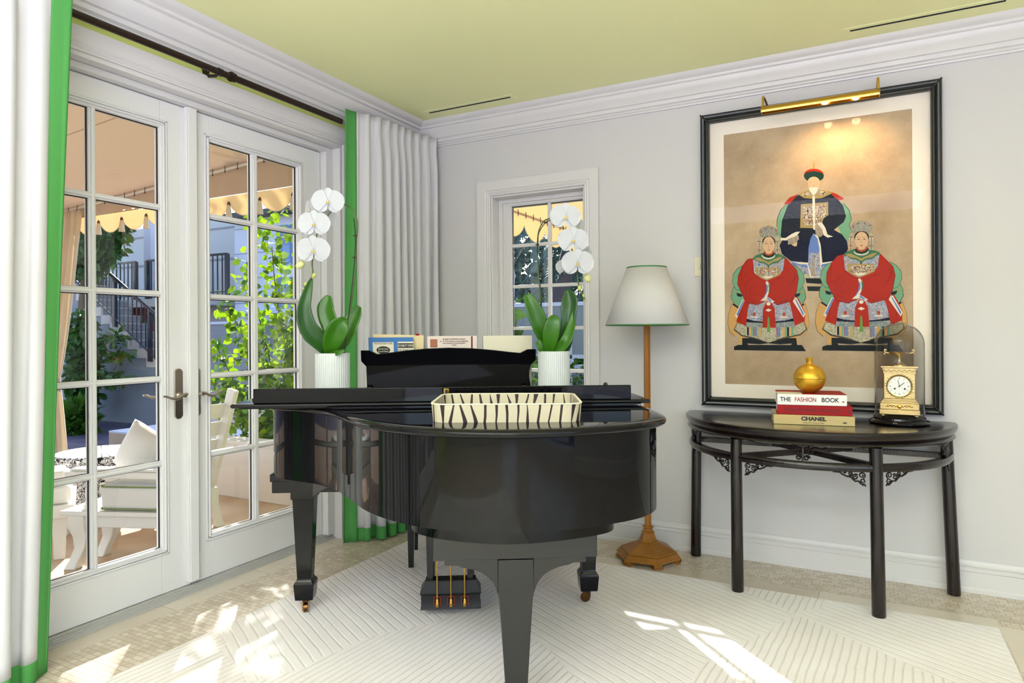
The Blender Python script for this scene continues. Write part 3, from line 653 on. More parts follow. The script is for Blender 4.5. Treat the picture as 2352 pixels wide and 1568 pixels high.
for a in (-.34, .345):
    m = MB(); m.box(a-.012, -.080, Z(1.006), a+.012, -.074, Z(1.022)); m.build('desk_hinge', 'brass_old', desk, bevel=.001)
# key bed, keyboard end
m = MB(); m.box(-.748, -.12, Z(.575), .748, .62, Z(.64)); m.box(-.745, -.16, Z(.632), .745, .42, Z(.664)); m.build('key_bed', 'black_lacquer', piano, bevel=.003)
m = MB(); m.box(-.62, .42, Z(.64), .62, .60, Z(.70)); m.box(-.61, .44, Z(.70), .61, .59, Z(.715), 1); m.build('keyboard', ['black_lacquer', 'dial_white'], piano)
for a in (-.745, .655): MB().box(a, .42, Z(.64), a+.09, .62, Z(.80)).build('key_cheek', 'black_lacquer', piano, bevel=.01)
m = MB(); m.prism([(-.56, .575), (-.50, .612), (-.36, .628), (-.30, .662), (-.56, .662)], -.20, -.155, axis='y')
for v in m.bm.verts: v.co.z -= .014
m.build('brace', 'black_satin', piano, bevel=.003)
def leg_(a, b, name='leg', hz=.575):
    m = MB()
    def sq(h, z): return [pp(a-h, b-h, z), pp(a+h, b-h, z), pp(a+h, b+h, z), pp(a-h, b+h, z)]
    m.rings([sq(.052, hz), sq(.052, .526), sq(.046, .524), sq(.045, .508), sq(.031, .168), sq(.034, .160), sq(.043, .148), sq(.044, .140), sq(.039, .078), sq(.038, .074)])
    return m.build(name, 'black_lacquer', piano, bevel=.002)
def caster(a, b, par, z0=.074, ang=0):
    m = MB(); c, s = math.cos(ang), math.sin(ang)
    m.lathe([(.018, Z(z0)), (.018, Z(z0-.006)), (.009, Z(z0-.008)), (.009, Z(.05))], a, -b, n=16)
    def T(x, y, z): return (a+x*c-y*s, -b+x*s+y*c, Z(z))
    for sg in (-1, 1):
        m.hexa([T(-.010, sg*.013-.002, .026), T(.022, sg*.013-.002, .022), T(.022, sg*.013+.002, .022), T(-.010, sg*.013+.002, .026)], [T(-.012, sg*.013-.002, .060), T(.012, sg*.013-.002, .060), T(.012, sg*.013+.002, .060), T(-.012, sg*.013+.002, .060)])
    m.hexa([T(-.012, -.015, .056), T(.012, -.015, .056), T(.012, .015, .056), T(-.012, .015, .056)], [T(-.012, -.015, .061), T(.012, -.015, .061), T(.012, .015, .061), T(-.012, .015, .061)])
    m.tube([T(.012, -.009, .0355), T(.012, .009, .0355)], .0215, n=20)
    return m.build('caster', 'brass_old', par, smooth=35)
k1 = leg_(-.640, -.015); caster(-.640, -.015, k1, ang=-1.4)
k2 = leg_(.640, -.015); caster(.640, -.015, k2, ang=2.8)
# tail leg with its arched block
TB = .862
m = MB(); cx = .246
m.rings([[pp(cx-h, TB-d, z), pp(cx+h, TB-d, z), pp(cx+h, TB, z), pp(cx-h, TB, z)] for h, d, z in ((.058, .10, .515), (.058, .10, .395), (.055, .098, .39), (.0355, .062, .088), (.038, .065, .083), (.043, .070, .076), (.043, .070, .062))])
tl = m.build('leg', 'black_satin', piano, bevel=.002); caster(cx, TB-.04, tl, .062, ang=.6)
m = MB(); m.box(cx-.268, -(TB+.004), Z(.518), cx+.268, -(TB-.19), Z(.6015)); m.build('leg_block', 'black_satin', piano, bevel=.002)
for s in (-1, 1):
    pts = [(cx+s*.058, .518), (cx+s*.232, .518), (cx+s*.232, .500), (cx+s*.190, .498)]
    for k in range(1, 12):
        a = PI/2*k/12; pts.append((cx+s*(.062+.128*(1-math.sin(a))), .400+.092*math.cos(a)))
    pts.append((cx+s*.058, .398))
    m = MB(); m.prism([(x, z-.014) for x, z in pts], -(TB-.004), -(TB-.05), axis='y'); m.build('leg_bracket', 'black_satin', piano, bevel=.0015)
# curved apron under the tail
ap = [p for p in OFF(-.088)]; sel = [p for p in ap if -p[1] > .70 and p[0] > -.18]
sel = [(max(-.10, min(.585, x)), y) for x, y in sel]
outl = [(-.10, -.72)]+[p for p in sel if p[0] > -.10 and p[0] < .585]+[(.585, -.72)]
outl = [(v.x, v.y) for v in bspline([(x, y, 0) for x, y in [outl[0], (-.10, -.82)]+[p for i, p in enumerate(outl[1:-1]) if i % 5 == 0 and -.07 < p[0] < .55]+[(.585, -.86), outl[-1]]], 6)]
m = MB(); m.prism([(x, y) for x, y in outl], Z(.602), Z(.661)); m.build('tail_apron', 'black_lacquer', piano, smooth=40, bevel=.0018)
# lyre
ly = MB(); y1, y0 = -.105, -.02
def bx(a0, a1, b0, b1, z): return [pp(a0, b1, z), pp(a1, b1, z), pp(a1, b0, z), pp(a0, b0, z)]
ly.rings([bx(-.122, .145, 0, .10, .045), bx(-.118, .141, .004, .096, .053), bx(-.118, .141, .004, .096, .108), bx(-.122, .145, 0, .10, .112), bx(-.122, .145, 0, .10, .120), bx(-.100, .123, .02, .08, .158), bx(-.100, .123, .02, .08, .166)])
lyre = ly.build('pedal_box', 'black_dull', piano, bevel=.0015)
for a in (-.080, .098):
    m = MB(); m.rings([bx(a-.022, a+.022, .03, .07, .60), bx(a-.012, a+.012, .035, .065, .14)]); m.build('lyre_post', 'black_satin', lyre, bevel=.001)
    m = MB(); m.tube([pp(a+.012, .03, .13), pp(a+.012, -.14, .58)], .007); m.build('lyre_brace', 'black_satin', lyre)
for a in (-.047, .013, .073):
    MB().tube([pp(a, .103, .095), pp(a, .103, .60)], .0035, n=8).build('pedal_rod', 'brass', lyre, smooth=40)
    m = MB(); m.lathe([(.0075, Z(.062)), (.008, Z(.066)), (.008, Z(.078)), (.0065, Z(.082)), (.0065, Z(.09)), (.004, Z(.096))], a, -.108, n=14); m.build('pedal', 'brass', lyre, smooth=40)
    m = MB(); m.box(a-.016, -.1015, Z(.062), a-.013, -.0985, Z(.104)); m.box(a+.013, -.1015, Z(.062), a+.016, -.0985, Z(.104)); m.box(a-.016, -.1015, Z(.101), a+.016, -.0985, Z(.104)); m.build('felt_guard', 'red_felt', lyre)
    m = MB(); m.box(a-.013, .02, Z(.055), a+.013, .11, Z(.062)); m.build('pedal_foot', 'brass', lyre, bevel=.003)

# bench on the keyboard side
be = thing('piano_bench', 'black piano bench mostly hidden behind the grand piano', 'bench', (1.165, -1.325, .014), TA)
P0 = (-.215, .56)
m = MB(); m.box(-.235, .515, .44, .535, .865, .486); m.build('seat', 'black_satin', be, bevel=.01)
m = MB(); m.box(-.225, .525, .375, .525, .855, .44); m.build('apron', 'black_satin', be, bevel=.003)
for a in (-.215, .515):
    for b in (.545, .835):
        m = MB(); m.rings([[(a-h, b-h, z), (a+h, b-h, z), (a+h, b+h, z), (a-h, b+h, z)] for h, z in ((.021, .40), (.014, .0))]); m.build('leg', 'black_satin', be)

# ------------------------------------------------------------ zebra tray on the lid
def rrect(hx, hy, r, n=7):
    P = []
    for cx_, cy_, a0 in ((hx-r, hy-r, 0), (-hx+r, hy-r, PI/2), (-hx+r, -hy+r, PI), (hx-r, -hy+r, 1.5*PI)):
        for k in range(n+1): a = a0+PI/2*k/n; P.append((cx_+r*math.cos(a), cy_+r*math.sin(a)))
    return P
tw = (M := Vector((1.165, -1.325, 0)))+Vector((math.cos(TA), math.sin(TA), 0))*.228+Vector((math.sin(TA), -math.cos(TA), 0))*.742
tray = thing('tray', 'rectangular zebra striped hide tray lying on the black piano lid', 'tray', (tw.x, tw.y, .9716), TA-math.radians(4.5))
m = MB(); m.norecalc = 1; uvl = m.bm.loops.layers.uv.new('UVMap')
def wall_strip(P, Q, z0, z1, flip, off):
    s_ = 0; n = len(P)
    for i in range(n):
        a, b, c, d = P[i], P[(i+1) % n], Q[(i+1) % n], Q[i]; l = math.dist(a, b)
        vs = [m.bm.verts.new((*a, z0)), m.bm.verts.new((*b, z0)), m.bm.verts.new((*c, z1)), m.bm.verts.new((*d, z1))]
        uv = [(s_+off, 0), (s_+l+off, 0), (s_+l+off, .06), (s_+off, .06)]
        if flip: vs = vs[::-1]; uv = uv[::-1]
        f = m.bm.faces.new(vs)
        for lp, q in zip(f.loops, uv): lp[uvl].uv = q
        s_ += l
o1, o2 = rrect(.238, .185, .05), rrect(.243, .190, .052); i1, i2 = rrect(.232, .179, .046), rrect(.237, .184, .048)
wall_strip(o1, o2, 0, .058, False, 0); wall_strip(i1, i2, .004, .058, True, .37); wall_strip(o2, i2, .058, .0585, False, .1)
m.build('tray_wall', 'zebra_hide', tray)
m = MB(); m.prism(rrect(.237, .184, .048), .0, .005); m.build('tray_base', 'dark_wood', tray)
m = MB(); q1 = rrect(.2445, .1915, .053); q2 = rrect(.2365, .1835, .047)
m.rings([[(x, y, .0565) for x, y in q1], [(x, y, .0600) for x, y in q1], [(x, y, .0600) for x, y in q2], [(x, y, .0565) for x, y in q2]], caps=False); m.build('rim_binding', 'paper_cream', tray)

# ------------------------------------------------------------ sheet music on the desk
def book(name, label, cat, w, h, t, cov, page, loc, rot, parent=None, spine=None, group=None):
    """origin at lower left back corner; x = width, z = height, y = thickness; spine on the left"""
    r = thing(name, label, cat, loc, group=group); r.rotation_euler = rot
    m = MB(); m.box(0, 0, 0, w, .0015, h); m.box(0, t-.0015, 0, w, t, h); m.box(0, 0, 0, .002, t, h, 1 if spine else 0); m.build('cover', [cov, spine or cov], r)
    m = MB(); m.box(.002, .0018, .003, w-.003, t-.0018, h-.003); m.build('pages', page, r); return r
def onpiano(a, b, z): v = M+Vector((math.cos(TA), math.sin(TA), 0))*a+Vector((math.sin(TA), -math.cos(TA), 0))*b; return (v.x, v.y, z)
lean = math.radians(11)
# rot so that the book's front (the -y face) looks toward the camera, leaning on the far side of the desk
def sheet_book(name, label, a0, w, h, ztop, b, cov, page, t=.008, spine=None, tilt=0):
    zb = ztop-h*math.cos(lean)
    r = book(name, label, 'music book', w, h, t, cov, page, onpiano(a0, b-.05, zb), (lean, tilt, TA), spine=spine, group='music books on the music desk'); return r
b1 = sheet_book('sheet_music_book', 'old cream papers sticking up behind the blue songbook on the music desk', -.335, .225, .235, 1.252, .035, 'paper_yellow', 'paper_cream', .012, tilt=math.radians(1.5))
b2 = sheet_book('sheet_music_book', 'blue songbook with yellowed title labels on the music desk', -.346, .196, .225, 1.238, .055, 'book_blue', 'paper_cream')
b3 = sheet_book('sheet_music_book', 'pale pink music book with a small portrait photo and dark red spine edge', -.088, .222, .235, 1.243, .055, 'paper_pink', 'paper_cream')
b4 = sheet_book('sheet_music_book', 'plain cream music book at the right end of the music desk', .160, .222, .235, 1.243, .055, 'paper_cream', 'paper_cream', spine='book_maroon')
for x0, x1, z0, z1, mt in ((.018, .110, .150, .205, 'paper_cream'), (.128, .198, .140, .207, 'paper_cream')):
    MB().box(x0, -.0006, z0, x1, 0, z1).build('title_label', mt, b2)
text('THIS MUSIC BOX TUNES', .0105, 'ink_black', b2, (.064, -.001, .199), (PI/2, 0, 0), sx=.72)
m = MB(); m.prism([(.064+.030*math.cos(2*PI*k/24), .170+.017*math.sin(2*PI*k/24)) for k in range(24)], -.0016, -.0007, axis='y'); m.build('title_oval', 'ink_black', b2)
text('American\nFavorites!', .0115, 'paper_cream', b2, (.064, -.0024, .170), (PI/2, 0, 0))
MB().box(.129, -.0012, .179, .197, -.0007, .200).build('title_band', 'ink_black', b2)
text('SOCIABILITY SONGS', .0145, 'paper_cream', b2, (.163, -.002, .1895), (PI/2, 0, 0), sx=.52, bold=.0002)
text('FOR COMMUNITY', .009, 'ink_black', b2, (.163, -.0012, .168), (PI/2, 0, 0))
MB().box(.014, -.0006, .185, .046, 0, .222).build('cover_photo', 'face_tan', b3)
MB().box(.196, -.0006, .0, .203, 0, .235).build('spine_stripe', 'book_maroon', b3)
for t_, s_, z_ in (('50 GREAT AMERICAN CLASSICS', .0085, .222), ('No. 21 of the Century\'s Super Songwriters', .0085, .213), ('with Composer & Lyricist Biographies', .0078, .204), ('including', .0068, .196)):
    text(t_, s_, 'ink_maroon', b3, (.120, -.001, z_), (PI/2, 0, 0), sx=.85)
MB().box(.19, .003, .225, .205, .009, .242).build('page_tab', 'book_red', b1)

# ------------------------------------------------------------ potted orchids
def strap_leaf(name, par, pts, widths, fold=.25, material='leaf_green', roll=0.0, tw=0.0):
    """pts: centre line (x across, y towards the room, z) in pot coordinates; widths half-widths"""
    P = spline([Vector(p) for p in pts], 6); n = len(P); m = MB(); G = []
    wd = np.interp(np.linspace(0, 1, n), np.linspace(0, 1, len(widths)), widths)
    for i, p in enumerate(P):
        t = (P[min(i+1, n-1)]-P[max(i-1, 0)]).normalized(); view = Vector((math.sin(roll+tw*i/n), -math.cos(roll+tw*i/n), 0))
        s = t.cross(view).normalized(); nn = s.cross(t).normalized(); row = []
        for k in range(-4, 5):
            u = k/4; row.append(p+s*u*wd[i]+nn*(abs(u)**1.3*wd[i]*fold))
        G.append(row)
    m.grid(G); return m.build(name, material, par, smooth=179, solid=.0022)
def flower(par, c, size, yaw=0, pitch=0, mats=('petal', 'petal_yellow')):
    """moth orchid bloom facing -y before rotation"""
    R = Matrix.Rotation(yaw, 3, 'Z') @ Matrix.Rotation(pitch, 3, 'X'); c = Vector(c)
    FM = MB()
    def petal(ang, length, width, back, name, curl=.12):
        m = FM; G = []; n = 14
        for i in range(n+1):
            v = (1-math.cos(PI*i/n))/2; w = width*max(1e-3, math.sin(PI*v**.85))**.52*(.30+.70*min(1, v*2.6)); row = []
            for k in range(-4, 5):
                u = k/4; x = u*w; z = v*length
                y = back+curl*length*(v*v*.6-.5*u*u*v)+.006*size*math.sin(5*v+3*u+ang)
                q = Matrix.Rotation(ang, 3, 'Y') @ Vector((x, y, z)); row.append(c+R @ q)
            G.append(row)
        m.grid(G)
    s = size*.78
    for a, l, w in ((0, .50, .20), (2.25, .48, .18), (-2.25, .48, .18)): petal(a, l*s, w*s, .008*s, 'sepal')
    for a in (1.35, -1.35): petal(a, .56*s, .36*s, -.02*s, 'petal')
    f = FM.build('flower', mats[0], par, smooth=179)
    m = MB(); m.ball(c+R @ Vector((0, -.04*s, .025*s)), .038*s, 1, 1, 1.3, n=7, mi=0)
    m.ball(c+R @ Vector((0, -.07*s, -.03*s)), .030*s, 1.1, .8, 1.1, n=7, mi=1)
    for sg in (-1, 1): m.ball(c+R @ Vector((sg*.042*s, -.06*s, .0)), .020*s, .8, .6, 1.5, n=6, mi=1); m.ball(c+R @ Vector((sg*.055*s, -.06*s, -.055*s)), .030*s, .8, .6, 1.2, n=6, mi=0)
    m.ball(c+R @ Vector((0, -.08*s, -.085*s)), .028*s, .7, .7, 1.7, n=6, mi=0)
    m.build('lip', ['petal', 'petal_yellow'], f, smooth=60); return f
def orchid(label, a, b, z, R_, Hh, leaves, stem, stick, flowers, buds):
    x, y, _ = onpiano(a, b, 0)
    root = thing('potted_orchid', label, 'plant', (x, y, z), YAW, 'white orchids on the piano')
    # fluted pot
    m = MB(); n = 180
    def ring(r, zz, fl): return [((r-(fl if k % 4 in (2, 3) else 0))*math.cos(2*PI*k/n), (r-(fl if k % 4 in (2, 3) else 0))*math.sin(2*PI*k/n), zz) for k in range(n)]
    m.rings([ring(R_-.004, 0, 0), ring(R_, .003, .0016), ring(R_, Hh-.002, .0016), ring(R_-.001, Hh, 0), ring(R_-.006, Hh, 0), ring(R_-.006, Hh-.02, 0)]); m.build('pot', 'ceramic_white', root, smooth=30)
    m = MB(); m.lathe([(R_-.007, Hh-.03), (R_-.007, Hh-.018), (.01, Hh-.010)], n=24); m.build('potting_bark', 'potting_bark', root)
    for pts, wd, fo, mt, ro in leaves: strap_leaf('leaf', root, pts, wd, fo, mt, ro)
    m = MB(); m.tube(spline(stem, 5), [.0032]*1000 if False else .0030, n=8)
    for p in stem[1:-1:2]: m.ball(p, .0045, n=5)
    m.build('flower_stem', 'stem_green', root, smooth=60)
    m = MB(); m.tube(spline(stick, 4), .0022, n=6); m.build('support_stick', 'stick_dark', root)
    for k in (len(stick)//2, len(stick)-2): 
        m = MB(); m.tube([Vector(stick[k])+Vector((-.008, -.004, 0)), Vector(stick[k])+Vector((.008, -.004, 0))], .003, n=6); m.build('plant_clip', 'stick_dark', root)
    for c, s, yw, pt in flowers: flower(root, c, s, yw, pt)
    for c, s, an, mt in buds:
        m = MB(); m.ball(c, s, .8, .8, 1.15, n=8, rot=Matrix.Rotation(an, 3, 'Y')); m.build('bud', mt, root, smooth=60)
    return root
def cv(cx, sc, zb):
    return lambda px, py, d=0: Vector(((px-cx)/sc*(1-d/2.8), d*-1, (1.25-(py-768)/sc*(1-d/2.8))-zb))
# left plant: figures measured from the pot's own axis
q = cv(763.5, 544, .994)
orchid('potted white orchid on the piano by the french doors, its flowers arching left', -.475, .185, .994, .0715, .182,
  [([q(757, 812), q(742, 788, .02), q(716, 752, .05), q(706, 710, .05), q(712, 672, .04), q(720, 638, .02)], [.012, .030, .040, .034, .026, .018, .004], .35, 'leaf_dark', .35),
   ([q(760, 812), q(764, 785, -.01), q(756, 745, -.02), q(745, 708, -.03), q(750, 677, -.04)], [.014, .024, .034, .040, .036, .010], .25, 'leaf_green', -.1),
   ([q(768, 812), q(786, 780, -.02), q(800, 745, -.03), q(812, 718, -.04), q(820, 702, -.04)], [.014, .030, .040, .036, .026, .010], .3, 'leaf_green', -.2),
   ([q(762, 812, .02), q(770, 785, .05), q(786, 755, .07), q(798, 738, .07), q(806, 732, .06)], [.02, .034, .044, .040, .022, .006], .35, 'leaf_green', .25),
   ([q(760, 812), q(757, 790, -.01), q(757, 768, -.02)], [.012, .02, .018, .006], .2, 'leaf_dark', 0),
   ([q(764, 811, .04), q(785, 808, .07), q(802, 802, .07)], [.008, .010, .004], .2, 'leaf_green', .4)],
  [q(790, 812), q(796, 745), q(806, 700), q(813, 651), q(819, 600), q(820, 553), q(822, 509), q(812, 483), q(797, 470), q(780, 470, .02), q(766, 485, .03), q(745, 515, .03), q(733, 540, .03), q(727, 575, .02), q(721, 600, .02), q(722, 628, .02), q(712, 645, .02), q(701, 660, .02)],
  [q(791, 812, .01), q(800, 740, .01), q(810, 660, .01), q(817, 590, .01), q(819, 540, .01), q(815, 500, .01)],
  [(q(764, 463, .06), .155, .2, .05), (q(717, 480, .01), .135, -.9, 0), (q(732, 514, .06), .155, .1, .1), (q(700, 545, .01), .14, -1.0, 0), (q(731, 574, .065), .165, 0, .2), (q(748, 500, 0), .12, .5, .2)],
  [(q(694, 606, .02), .019, 1.0, 'petal_cream'), (q(725, 631, .02), .011, .3, 'bud_green'), (q(706, 650, .02), .0085, .6, 'bud_green'), (q(701, 661, .02), .006, .6, 'bud_green')])
q = cv(1273.5, 535, .994)
orchid('potted white orchid on the piano before the small window, its flowers arching right', .467, .150, .994, .0695, .182,
  [([q(1258, 812), q(1250, 775, .01), q(1238, 740, .02), q(1224, 705, .02), q(1211, 675, .01)], [.014, .026, .036, .038, .030, .012], .3, 'leaf_green', .1),
   ([q(1262, 812, .02), q(1263, 785, .04), q(1267, 757, .05), q(1272, 738, .05), q(1274, 724, .04)], [.014, .030, .036, .034, .028, .008], .2, 'leaf_green', 0),
   ([q(1286, 812), q(1299, 790), q(1306, 755, .01), q(1309, 720, .01), q(1312, 690), q(1306, 664, -.01)], [.02, .034, .030, .030, .036, .034, .006], .45, 'leaf_dark', -.25),
   ([q(1270, 812, .02), q(1290, 798, .04), q(1303, 780, .05), q(1315, 745, .03), q(1322, 715, .02)], [.014, .024, .024, .018, .008], .3, 'leaf_green', -.4),
   ([q(1250, 812, .02), q(1243, 798, .03), q(1234, 784, .03)], [.016, .018, .012], .2, 'leaf_green', .3)],
  [q(1243, 812, -.03), q(1243, 740, -.03), q(1244, 690, -.02), q(1241, 650, -.01), q(1237, 600), q(1238, 560), q(1239, 532), q(1247, 512), q(1256, 502), q(1272, 499, .01), q(1290, 508, .03), q(1300, 530, .03), q(1315, 567, .03), q(1322, 600, .03), q(1328, 625, .02), q(1330, 645, .02), q(1335, 665, .02), q(1343, 680, .02), q(1348, 690, .02)],
  [q(1244, 812, -.02), q(1246, 700, -.02), q(1240, 620, -.01), q(1236, 560, .01), q(1241, 530, .01), q(1256, 508, .01), q(1268, 503, .01)],
  [(q(1300, 496, .06), .160, .15, .05), (q(1333, 520, 0), .12, .9, 0), (q(1318, 551, .06), .160, .1, .1), (q(1350, 585, 0), .13, 1.0, 0), (q(1328, 604, .065), .165, .05, .15), (q(1300, 612, -.01), .10, .3, .3)],
  [(q(1352, 637, .02), .019, -.4, 'petal_cream'), (q(1334, 661, .02), .0115, 0, 'bud_green'), (q(1343, 679, .02), .007, -.4, 'bud_green'), (q(1348, 690, .02), .0055, -.3, 'bud_green')])

# ------------------------------------------------------------ floor lamp
lamp = thing('floor_lamp', 'gilt wood floor lamp with white shade edged in green behind the piano', 'lamp', (1.775, -.250, 0), math.radians(4))
def hexr(r, z, rot=math.radians(0)): return [(r*math.cos(PI/3*k+rot), r*math.sin(PI/3*k+rot), z) for k in range(6)]
m = MB(); m.rings([hexr(.178, .022), hexr(.178, .030), hexr(.160, .052), hexr(.152, .054), hexr(.152, .060), hexr(.050, .105), hexr(.050, .112), hexr(.046, .115), hexr(.034, .148), hexr(.036, .150), hexr(.036, .156), hexr(.025, .162), hexr(.025, .176), hexr(.031, .180), hexr(.031, .186), hexr(.018, .190)])
base_ = m.build('lamp_base', 'wood_gilt', lamp)
for r, z in ((.1795, .026), (.1545, .057), (.0515, .109), (.0375, .153), (.032, .183)):
    m = MB(); t_ = .0028 if r > .1 else .0018
    m.rings([hexr(r-t_, z), hexr(r, z-t_), hexr(r+t_, z), hexr(r, z+t_), hexr(r-t_, z)], caps=False); m.build('gilt_edge', 'gold_edge', base_, smooth=30)
for k in range(6):
    a = PI/3*k; c_, s_ = math.cos(a), math.sin(a); m = MB()
    def tp(u, v, z): return (c_*u-s_*v, s_*u+c_*v, z)
    for (u0, u1, w0, z0, z1) in ((.135, .172, .022, .012, .023), (.135, .178, .027, .006, .012), (.138, .172, .024, .0, .006)):
        m.hexa([tp(u0, -w0, z0), tp(u1, -w0, z0), tp(u1, w0, z0), tp(u0, w0, z0)], [tp(u0, -w0, z1), tp(u1, -w0, z1), tp(u1, w0, z1), tp(u0, w0, z1)])
    m.build('foot', 'wood_gilt', base_, bevel=.001)
m = MB(); m.rings([hexr(.0185, .186), hexr(.0185, 1.36)]); m.build('pole', 'wood_gilt', lamp)
m = MB(); m.rings([[(r*math.cos(2*PI*k/64), r*math.sin(2*PI*k/64), z) for k in range(64)] for r, z in ((.226, 1.300), (.109, 1.612))], caps=False); sh = m.build('lamp_shade', 'shade_linen', lamp, smooth=60, solid=.002)
for r, r2, z0, z1 in ((.2285, .2225, 1.294, 1.310), (.1130, .1090, 1.600, 1.618)):
    m = MB(); m.rings([[(q_*math.cos(2*PI*k/64), q_*math.sin(2*PI*k/64), z) for k in range(64)] for q_, z in ((r, z0), (r2, z1), (r2-.004, z1), (r-.004, z0), (r, z0))], caps=False); m.build('shade_trim', 'green_trim', sh, smooth=60)
m = MB(); m.tube([(0, 0, 1.36), (0, 0, 1.40)], .012, n=12).ball((0, 0, 1.44), .03, 1, 1, 1.2, n=10); m.build('bulb', 'bulb_off', lamp, smooth=60)
m = MB(); 
for a in (0, 2*PI/3, 4*PI/3): m.tube([(0, 0, 1.585), (.108*math.cos(a), .108*math.sin(a), 1.600)], .0015, n=6)
m.tube([(0, 0, 1.40), (0, 0, 1.59)], .002, n=6); m.build('shade_spider', 'brass', lamp)

# wall switch behind the painting's edge
sw = thing('light_switch', 'small cream switch plate on the wall at the left edge of the frame', 'switch', (2.012, 0, 1.63))
MB().box(-.028, -.006, -.055, .028, 0, .055).build('switch_plate', 'paper_cream', sw, bevel=.002); MB().box(-.006, -.014, -.012, .006, -.006, .012).build('toggle', 'paper_cream', sw, bevel=.001)

# ------------------------------------------------------------ half-round console table
tab = thing('console_table', 'half-round dark carved wood console table against the white wall', 'table', (2.592, -.030, 0))
def half(r, z, n=48, back=0.0): return [(r*math.cos(PI+PI*k/n), r*1.0*math.sin(PI+PI*k/n)*.97-back, z) for k in range(n+1)]
m = MB(); m.rings([half(r, z) for r, z in ((.600, .742), (.622, .745), (.632, .752), (.626, .762), (.618, .766), (.628, .775), (.636, .786), (.640, .798), (.640, .806), (.634, .812), (.6, .8145))]); m.build('table_top', 'dark_wood', tab, smooth=40)
# lower ring rail
def arcbar(m, r0, r1, z0, z1, a0, a1, n=24):
    m.rings([[((r)*math.cos(a0+(a1-a0)*k/n), .97*r*math.sin(a0+(a1-a0)*k/n), z) for r, z in ((r0, z0), (r1-.006, z0), (r1, z0+.008), (r1, z1-.008), (r1-.006, z1), (r0, z1))] for k in range(n+1)])
m = MB(); arcbar(m, .585, .622, .640, .672, PI, 2*PI, 60); m.build('ring_rail', 'dark_wood', tab, smooth=40)
m = MB(); m.box(-.60, -.028, .640, .60, .0, .668); m.build('back_rail', 'dark_wood', tab, bevel=.003)
m = MB()
for (x0, y0), (x1, y1) in (((-.298, -.51), (.18, -.02)), ((.298, -.51), (-.18, -.02))):
    d = Vector((x1-x0, y1-y0, 0)).normalized(); n_ = Vector((-d.y, d.x, 0))*.016
    m.hexa([(x0-n_.x, y0-n_.y, .648), (x1-n_.x, y1-n_.y, .648), (x1+n_.x, y1+n_.y, .648), (x0+n_.x, y0+n_.y, .648)], [(x0-n_.x, y0-n_.y, .672), (x1-n_.x, y1-n_.y, .672), (x1+n_.x, y1+n_.y, .672), (x0+n_.x, y0+n_.y, .672)])
m.build('cross_brace', 'dark_wood', tab)
LEGS = [((-.588, -.035), (-.597, -.035), .001), ((-.298, -.515), (-.297, -.500), .014), ((.288, -.515), (.296, -.522), .014), ((.592, -.035), (.618, -.050), .001)]
for (tx, ty), (bx_, by), zb in LEGS:
    m = MB(); m.lathe([(.0275, zb), (.0285, zb+.004), (.0275, .30), (.0265, .745)], n=20)
    for v in m.bm.verts:
        t = v.co.z/.745; v.co.x += bx_+(tx-bx_)*t; v.co.y += by+(ty-by)*t
    m.build('leg', 'dark_wood', tab, smooth=40)
# openwork carving: scrolls of wire-like tube, flattened
def scroll(m, c, r, a0, turns, th, T):
    pts = []
    for k in range(int(18*turns)+1):
        t = k/(18*turns); a = a0+t*turns*2*PI; rr = r*(1-.78*t); pts.append(T(c[0]+rr*math.cos(a), c[1]+rr*math.sin(a)))
    m.tube(pts, [th*(1-.3*i/len(pts)) for i in range(len(pts))], n=6)
def spandrel(ang, side, w=.105, h=.062, z=.640):
    """carved corner bracket under the rail beside a leg; ang = angle of the leg, side = +1/-1 along the rail"""
    m = MB(); r = .604
    def T(u, v): a = ang+side*(u+.045)/r; return Vector((r*math.cos(a), .97*r*math.sin(a), z-v))
    m.tube([T(0, h), T(.006, h*.9), T(.012, h*.95), T(.030, h*.66), T(.044, h*.68), T(.062, h*.38), T(.078, h*.34), T(w-.008, .012), T(w, .004), T(w+.03, .002)], .0042, n=6)
    for c, rr, a0 in (((.014, h*.66), .014, 0), ((.016, h*.26), .015, 2), ((.042, h*.38), .013, 4), ((.064, h*.16), .010, 1), ((.086, h*.06), .006, 3)): scroll(m, c, rr, a0, 1.4, .0036, T)
    return m.build('carved_spandrel', 'dark_wood', tab, smooth=60)
for (x, y), s_ in (((-.298, -.515), 1), ((-.298, -.515), -1), ((.288, -.515), 1), ((.288, -.515), -1), ((-.6, -.02), 1), ((.6, -.02), -1)):
    spandrel(math.atan2(y/.97, x)+ (2*PI if math.atan2(y, x) < 0 else 0), s_, *( (.06, .05) if abs(x) > .5 else (.105, .062)))
def knot(ang):
    m = MB(); r = .606
    def T(u, v): a = ang+u/r; return Vector((r*math.cos(a), .97*r*math.sin(a), .708+v))
    for s_ in (-1, 1):
        scroll(m, (s_*.030, .014), .018, PI/2, 1.5*s_ if s_ > 0 else 1.5, .005, T); scroll(m, (s_*.016, -.018), .013, 0, 1.4, .0045, T)
        m.tube([T(s_*.012, .02), T(s_*.05, .030), T(s_*.08, .026), T(s_*.10, .034)], .0045, n=6)
    m.tube([T(-.03, .03), T(0, .022), T(.03, .03)], .006, n=6); m.tube([T(0, .03), T(0, -.036)], .006, n=6); return m.build('carved_knot', 'dark_wood', tab, smooth=60)
for a in (1.5*PI, 1.5*PI-1.25, 1.5*PI+1.25): knot(a)
m = MB(); m.rings([half(.590, .74), half(.590, .748)]); m.build('under_panel', 'dark_wood', tab)

